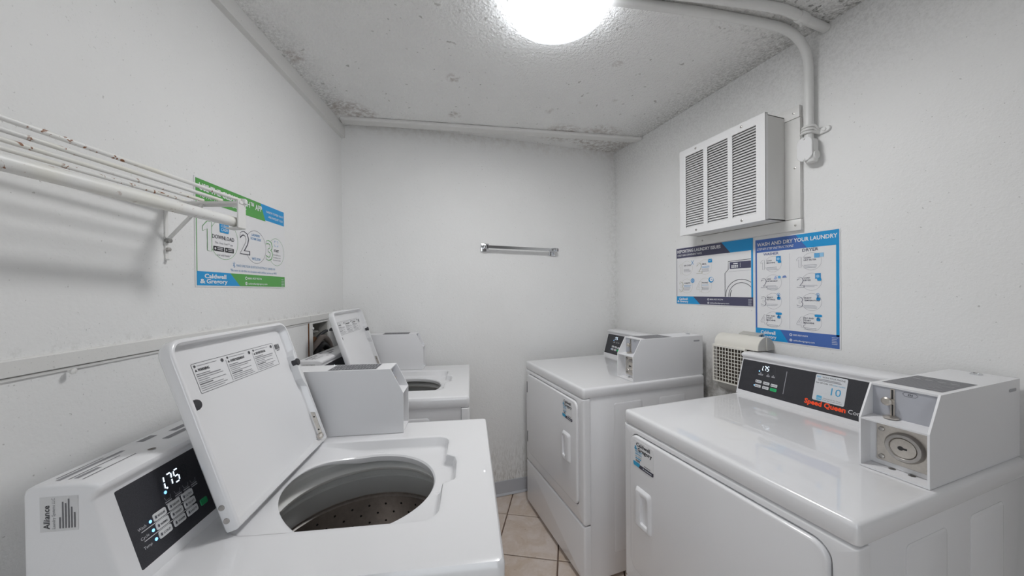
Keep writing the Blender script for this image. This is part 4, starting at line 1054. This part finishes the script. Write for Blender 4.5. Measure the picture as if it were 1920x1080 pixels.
def dryer(mat, label, hinge_left, num):
    W, D, H = .6925, .733, .9112
    off = Vector((W / 2, D / 2, 0)); T = empty('dryer', label, 'dryer', mat @ Matrix.Translation(off), 'coin operated dryers along the right wall')
    hole = (.0395, .6495, .350, .842, .036)
    deck, body = cabinet(T, off, W, D, H, hole)
    hx0, hx1, hz0, hz1, hr = hole; g = .0035
    mb = MB(); rplate(mb, (hx0 + g, hx1 - g, hz0 + g, hz1 - g), hr - g, [(0, .019), (0, -.003), (.0008, -.0058), (.0028, -.0080), (.006, -.0088)], lambda a, b, h: (a, h, b), M_EN, 8)
    door = mb.build('door', T, off=off, ang=40)
    # scooped door pull
    a0, a1 = (.076, .152) if not hinge_left else (W - .179, W - .103)
    zz0, zz1 = .524, .666; mb = MB(); F = lambda a, b, h: (a, h, b)
    c = ((a0 + a1) / 2, (zz0 + zz1) / 2)
    px0_, px1_ = (a0 + .030, a1 - .011) if not hinge_left else (a0 + .008, a0 + .036)
    cc = ((px0_ + px1_) / 2, c[1]); pz0, pz1 = zz0 + .022, zz1 - .022
    outer = rrect(a0, a1, zz0, zz1, .010, 5); A = angles([outer, rrect(px0_, px1_, pz0, pz1, .006, 4)], cc, 48)
    loops = [[Vector(F(a, b, h)) for a, b in polar(rrect(a0 + i, a1 - i, zz0 + i, zz1 - i, .010, 5), cc, A)] for i, h in ((0, -.0085), (.002, -.0115), (.007, -.0185), (.010, -.0195))]
    for i, h in ((-.004, -.0195), (0, -.018), (.002, -.010)): loops.append([Vector(F(a, b, h)) for a, b in polar(rrect(px0_ + i, px1_ - i, pz0 + i, pz1 - i, .006, 4), cc, A)])
    mb.loft(loops, M_PC, False, True); mb.build('door_handle', door, off=off, ang=40)
    for z in (.749, .436):
        hxx = .0215 if hinge_left else W - .0215
        mb = MB(); mb.box((hxx - .004, -.0015, z - .034), (hxx + .004, .012, z + .034), base_mat('dark grey hinge', (.10, .10, .11), .5), .001); mb.build('hinge', door, off=off)
    service_sticker(door, off, .064 if not hinge_left else .510, .733)
    con, pan, p = console(T, off, 0.0, .556, .583, D, H)
    digits(p, '1.75', .0865, .1165, .0180, .0122, M_LED); digits(p, ' ', .1235, .1165, .0180, .0115, M_LED, '#26272e')
    p.disc(.084, .1105, .0026, M_LEDB, 3, 12)
    for x, w in ((.082, .020), (.114, .013), (.134, .013)):
        p.rect(x + w * .3, .1015, x + w * .55, .1065, '#8a8b92', 2); p.bars(x, .0985, w, 2, .0018, .0034, '#b9bac0', 2, .1)
    for i, (x, y, t) in enumerate(((.088, .068, 'HIGH'), (.119, .067, 'MED'), (.149, .0655, 'LOW'), (.088, .0495, 'DEL'), (.119, .049, 'NO HEAT'))): button(pan, off, p, x, y, .0245, .0115, '#d6d7da', None, t)
    button(pan, off, p, .149, .0485, .0245, .0120, '#26b46c'); p.text('START', .149, .0468, .003, '#1a7a4a', 6, .01, .012, 'c')
    p.disc(.0735, .0495, .0022, M_LEDB, 3, 10)
    p.rect(.1847, .043, .1866, .131, '#a9aab0', 2)
    # pay-by-phone sticker and maker's lettering
    p.build('panel_print', pan); p = Print(p.o, p.ex, p.ey, .00025)
    p.text('Speed Queen', .259, .0335, .0165, '#ff5222', 2, .040, .121); p.text('Commercial', .3865, .0345, .0140, '#dcdde0', 2, 0, .092)
    p0 = p; p = Print(p0.o, p0.ex, p0.ey, .00025)
    x0, y0, x1, y1 = .281, .0515, .3735, .1445
    p.rrect(x0, y0, x1, y1, .005, '#d3d6da', 2)
    p.text('PAY', x0 + .004, y1 - .0115, .0062, '#3f9fcc', 3, .01, .013); p.text('WITH YOUR PHONE', x0 + .020, y1 - .0115, .0062, '#4a4a52', 3, 0, .066)
    p.bars(x0 + .008, y1 - .018, .072, 2, .0022, .0042, '#85868c', 3, .1)
    p.text('Scan QR Code', x0 + .003, y1 - .0315, .0050, '#3a3a40', 3, .01, .036); p.text('OR', x0 + .043, y1 - .0315, .0050, '#6a6a70', 3); p.text('enter number', x0 + .054, y1 - .0315, .0048, '#5fa9cc', 3, .008, .035)
    p.text(num, x0 + .0655, y0 + .0285, .0255, '#3f9fcc', 3, 0, None, 'c')
    p.rrect(x0 + .012, y0 + .003, x0 + .028, y0 + .019, .003, '#5fb0d6', 3); p.text('CASH', x0 + .020, y0 + .007, .0048, '#d3d6da', 4, .01, .013, 'c')
    p.text('Download the Clean', x0 + .058, y0 + .011, .0036, '#77777c', 3, 0, .048, 'c'); p.text('Cash app to get started', x0 + .058, y0 + .005, .0036, '#77777c', 3, 0, .054, 'c')
    p.build('phone_sticker', pan); p0.build('maker_lettering', pan)
    coin_box(T, off, .558, .680, .286, .7325, H, .205, .123, .048, 'dryer')
    return T

def washer(mat, label, near):
    W, D, H = .6513, .69, .9159
    off = Vector((W / 2, D / 2, 0)); T = empty('washer', label, 'washer', mat @ Matrix.Translation(off), 'top loading washers along the left wall')
    cx, cy, R, dep = W - .336, .319, .170, .030
    deck, body = cabinet(T, off, W, D, H, None, ((cx, cy), R, (W - .526, W - .138, .121, .512), dep))
    # tub: cover ring, liner, balance ring, perforated basket
    zt = H - dep; n = 64
    mb = MB(); prof = [(R + .050, -.012), (R + .052, -.030), (R + .047, -.034), (R + .036, -.0365), (R + .026, -.041), (R + .021, -.048), (R + .023, -.055), (R + .030, -.060)]
    mb.lathe(prof, (cx, cy, zt), X, Y, Z, M_TUBW, n, False); mb.build('tub_cover', T, off=off, ang=50)
    a0 = math.radians(125); mb = MB()   # moulded swelling of the cover ring
    pts = [Vector((cx + (R + .030) * math.cos(a), cy + (R + .030) * math.sin(a), zt - .052 - .004 * abs(k - 5) / 5)) for k, a in enumerate([a0 - math.radians(18) + math.radians(3.2) * i for i in range(11)])]
    mb.tube(pts, [.004 + .016 * math.sin(PI * (k + .5) / 11) ** .7 for k in range(11)], M_TUBW, 14); mb.build('tub_cover_spout', T, off=off, ang=60)
    mb = MB(); prof = [(R + .030, -.060), (R + .056, -.062), (R + .054, -.085), (R + .048, -.089)]
    mb.lathe(prof, (cx, cy, zt), X, Y, Z, M_TUBM, n, False); mb.build('liner_ring', T, off=off, ang=30)
    mb = MB(); prof = [(R + .048, -.089), (R + .047, -.092), (R + .051, -.140), (R + .052, -.142)]
    mb.lathe(prof, (cx, cy, zt), X, Y, Z, M_TUBG, n, False); mb.build('balance_ring', T, off=off, ang=30)
    mb = MB(); Rb = R + .058; prof = [(R + .052, -.142), (Rb, -.144), (Rb, -.150), (Rb - .006, -.154), (Rb - .006, -.158), (Rb, -.161), (Rb, -.45), (Rb - .02, -.475), (.02, -.48)]
    mb.lathe(prof, (cx, cy, zt), X, Y, Z, M_BASKET, n, False); mb.build('basket', T, off=off, ang=30)
    mb = MB()
    for row in range(11):
        z = zt - .180 - row * .026
        for k in range(30):
            a = 2 * PI * (k + .5 * (row % 2)) / 30; r = Rb - .0006
            c = Vector((cx + r * math.cos(a), cy + r * math.sin(a), z)); t_ = Vector((-math.sin(a), math.cos(a), 0))
            mb.add([c + t_ * (.0034 * math.cos(q)) + Z * (.0034 * math.sin(q)) for q in [2 * PI * i / 8 for i in range(8)]], [tuple(range(8))], M_DARK)
    o = mb.build('drain_holes', T, off=off, smooth=False); o['kind'] = 'stuff'
    # lid, open and leaning back
    lx0, lx1 = W - .5255, W - .1235; Lw = lx1 - lx0; Ll = .368
    th = math.radians(18.2); hy, hz = .505, H + .004
    lu = Vector((0, math.sin(th), math.cos(th))); ln = Vector((0, -math.cos(th), math.sin(th)))
    def LP(a, b, h): return Vector((lx0 + a, hy, hz)) + lu * b + ln * h
    def lidloop(i, r, h, ib=None):
        pts = []; ib = min(i, .0035) if ib is None else ib
        for cx_, cy_, a0_, rr_ in ((Lw - i - r, Ll - i - r, 0, r), (i + r, Ll - i - r, 90, r), (i + .002, ib + .002, 180, .002), (Lw - i - .002, ib + .002, 270, .002)):
            for k in range(8):
                q = math.radians(a0_ + 90 * k / 7); pts.append(LP(cx_ + rr_ * math.cos(q), cy_ + rr_ * math.sin(q), h))
        return pts
    mb = MB(); tk = .026
    loops = [lidloop(.010, .02, -.0), lidloop(.003, .027, .0015), lidloop(0, .03, .006), lidloop(0, .03, tk - .005), lidloop(.0012, .029, tk - .0015), lidloop(.004, .026, tk), lidloop(.0075, .023, tk), lidloop(.0095, .021, tk - .003), lidloop(.0115, .019, .010, .006), lidloop(.015, .016, .0055, .010)]
    mb.loft(loops, M_EN); lid = mb.build('lid', T, off=off, ang=50)
    # swellings of the rim that carry the bumpers, and the step of the top flange
    for a0_, a1_ in ((Lw - .019, Lw - .0085),):
        mb = MB(); mb.loft([[LP(a0_ if a0_ < .1 else a1_, b, h), LP(a1_ if a0_ < .1 else a0_, b2, h)] + [LP(a1_ if a0_ < .1 else a0_, b3, h), LP(a0_ if a0_ < .1 else a1_, b4, h)] for h, b, b2, b3, b4 in ((.005, .165, .195, .265, .285), (tk - .001, .165, .195, .265, .285))], M_EN); mb.build('rim_boss', lid, off=off, smooth=False)
    for a, b in ((.026, .240), (Lw - .012, .244)):
        mb = MB(); hb = .0055 if a < .1 else tk - .010
        mb.lathe([(.0105, -.002), (.0105, .010), (.009, .0125), (.0005, .0135)], LP(a, b, hb), X, lu, ln, M_RUBBER, 18); mb.build('bumper', lid, off=off)
    p = Print(LP(0, 0, .0057) - off, X, lu, .0003)
    x0, x1, y0, y1 = .058, Lw - .064, .256, .317
    p.line(rrect(x0, x1, y0, y1, .003, 3), .0009, '#5a5a5e', 1, True)
    for k, hd in enumerate(('WARNING', 'AVERTISSEMENT', 'ADVERTENCIA')):
        u = x0 + (x1 - x0) * k / 3
        if k: p.rect(u - .0004, y0 + .003, u + .0004, y1 - .010, '#77777c', 1)
        p.bars(u + .012, y1 - .0065, .056, 1, .0012, .002, '#8a8a8e', 1, .05); p.disc(u + .007, y1 - .006, .0028, '#4a4a4e', 1, 10); p.disc(u + .083, y1 - .008, .0042, '#4a4a4e', 1, 12)
        p.poly([(u + .004, y1 - .017), (u + .010, y1 - .017), (u + .007, y1 - .0118)], '#3a3a3e', 1)
        p.text(hd, u + .012, y1 - .0172, .0056, '#3a3a3e', 1, .03, .030 if k == 0 else .050 if k == 1 else .042)
        for q in range(9): p.rect(u + .004, y1 - .0235 - q * .0042, u + .004 + .060 * (.8 + .2 * random.random()) * (.62 if q in (0, 3, 5) else 1.3), y1 - .0225 - q * .0042 + (.0012 if q in (1, 5) else .0004), '#6a6a6e' if q in (0, 5) else '#8e8e92', 1)
    p.barcode(x1 + .006, y1 - .020, x1 + .028, y1 - .006, '#55555a', 1, 9); p.bars(x1 + .010, y1 - .024, .014, 1, .002, .003, '#55555a', 1, 0)
    p.build('warning_label', lid)
    mb = MB(); f = lambda a, b, h: LP(Lw - .014 + h * -1, b, a)
    mb.loft([[LP(Lw - .0125 - w_, b, h) for b, h in ((.010, .012), (.090, .012), (.086, .022), (.012, .022))] for w_ in (0, .002)], M_ZINC)
    mb.lathe([(.009, 0), (.008, .004), (.0005, .006)], LP(Lw - .016, .016, .016), lu, ln, -X, M_ZINC, 16)
    for b in (.035, .075): mb.lathe([(.0025, 0), (.002, .001), (.0005, .001)], LP(Lw - .0145, b, .017), lu, ln, -X, M_DARK, 8)
    mb.build('hinge_plate', lid, off=off, smooth=False)
    for b in (.022, .048):
        mb = MB(); mb.lathe([(.0055, 0), (.005, .0015), (.003, .002), (.0005, .0012)], LP(0, b, .012), lu, ln, -X, M_STEEL, 14); mb.build('screw', lid, off=off)
    con, pan, p = console(T, off, .004, W - .095, .557, D, H, .030)
    digits(p, '1.75', .099, .1085, .0215, .0150, M_LED)
    digits(p, ' ', .1445, .1085, .0215, .0150, M_LED, '#23242c')
    p.disc(.106, .1035, .0028, M_LEDB, 3, 12)
    for x in (.107, .127, .145, .162):
        p.line([(x - .006, .0965), (x - .0045, .0905), (x + .0045, .0905), (x + .006, .0965)], .0009, '#8e8f96', 2); p.bars(x - .007, .0865, .014, 2, .0018, .0036, '#a9aab0', 2, .1)
    names = (('REGULAR', 'DELUXE', 'ULTRA'), ('NORMAL', 'SYNTHETIC', 'DELICATE'), ('COLD', 'WARM', 'HOT'))
    for r, y in enumerate((.0770, .0618, .0465)):
        for c_, x in enumerate((.0855, .1145, .1425)): button(pan, off, p, x, y, .0245, .0125, '#d3d4d6', None, names[r][c_])
        p.disc(.0675, y - .001, .0026, M_LEDB, 3, 12)
        p.text(('Wash', 'Cycle', 'Temp')[r], .046, y - .004, .0048, '#c2c3c8', 2, .004, .014)
        if r < 2: p.rect(.050, y - .0083, .146, y - .0071, '#d0d1d4', 2)
    button(pan, off, p, .170, .0465, .0165, .0120, '#1d8a55')
    p.build('panel_print', pan); p = Print(p.o, p.ex, p.ey, .00025)
    p.text('Speed Queen', .259, .0335, .0165, '#ff5222', 2, .040, .121); p.text('Commercial', .3865, .0345, .0140, '#dcdde0', 2, 0, .092)
    p.build('maker_lettering', pan)
    # maker's plates on the end and the top of the console
    q = Print(Vector((.004, 0, H)) - off, Z, Y, .0003)
    q.rect(.108, .616, .158, .664, '#cfcfd0', 1)
    q.text('Alliance', .112, .652, .0075, '#3a3a3e', 2, .02, .034); q.text('Laundry Systems LLC', .112, .645, .0040, '#7a7a7e', 2, 0, .044)
    for k, w_ in enumerate((.016, .038, .036, .042, .030, .022)): q.rect(.112, .638 - k * .0037, .112 + w_, .640 - k * .0037, '#6a6a6e', 2)
    q.build('rating_plate', con)
    p = Print(Vector((0, 0, H + .1735)) - off, X, Y, .0003)
    for k, (a, b) in enumerate(((.018, .10), (.022, .055), (.02, .095), (.018, .115), (.024, .09))):
        yv = .557 + .066 + k * .010; p.rect(a, yv, b, yv + (.0065 if k in (1, 3) else .002), '#8a8a8e' if k in (1, 3) else '#5a5a5e', 1)
    for x, y, w_ in ((.16, .62, .05), (.20, .64, .07), (.15, .655, .03)): p.rect(x, y, x + w_, y + .012, '#7d7d82', 1)
    p.disc(.115, .612, .0055, '#6a625c', 1, 14)
    p.build('top_labels', con)
    coin_box(T, off, W - .093, W, .266, .66, H, .203, .126, .038, 'washer')
    return T

def place(o, right):
    """matrix with local x along 'right' at floor point o (front left corner seen from the front)"""
    r = Vector((right[0], right[1], 0)).normalized(); b = Vector((-r.y, r.x, 0))
    m = Matrix((r, b, Z)).transposed().to_4x4(); m.translation = Vector((o[0], o[1], 0)); return m
DR = Matrix.Rotation(-PI / 2, 4, 'Z')
def at(x, y): m = DR.copy(); m.translation = (x, y, 0); return m
dryer(at(.8252, 2.0528), 'white coin dryer in the far right corner beside the back wall', True, '9')
dryer(at(.8335, 1.0840), 'white coin dryer nearest the camera with 10 on its panel', False, '10')
W_ = .6513
for (ox, oy), (ax_, ay_), lab, nr in (((.3211, 1.1729), (-.2213, -.9752), 'white top loading washer in front with open lid and charcoal control panel', True),
                                    ((.4661, 2.0671), (-.2250, -.9744), 'white top loading washer by the back wall with open lid', False)):
    washer(place((ox + ax_ * W_, oy + ay_ * W_), (-ax_, -ay_)), lab, nr)
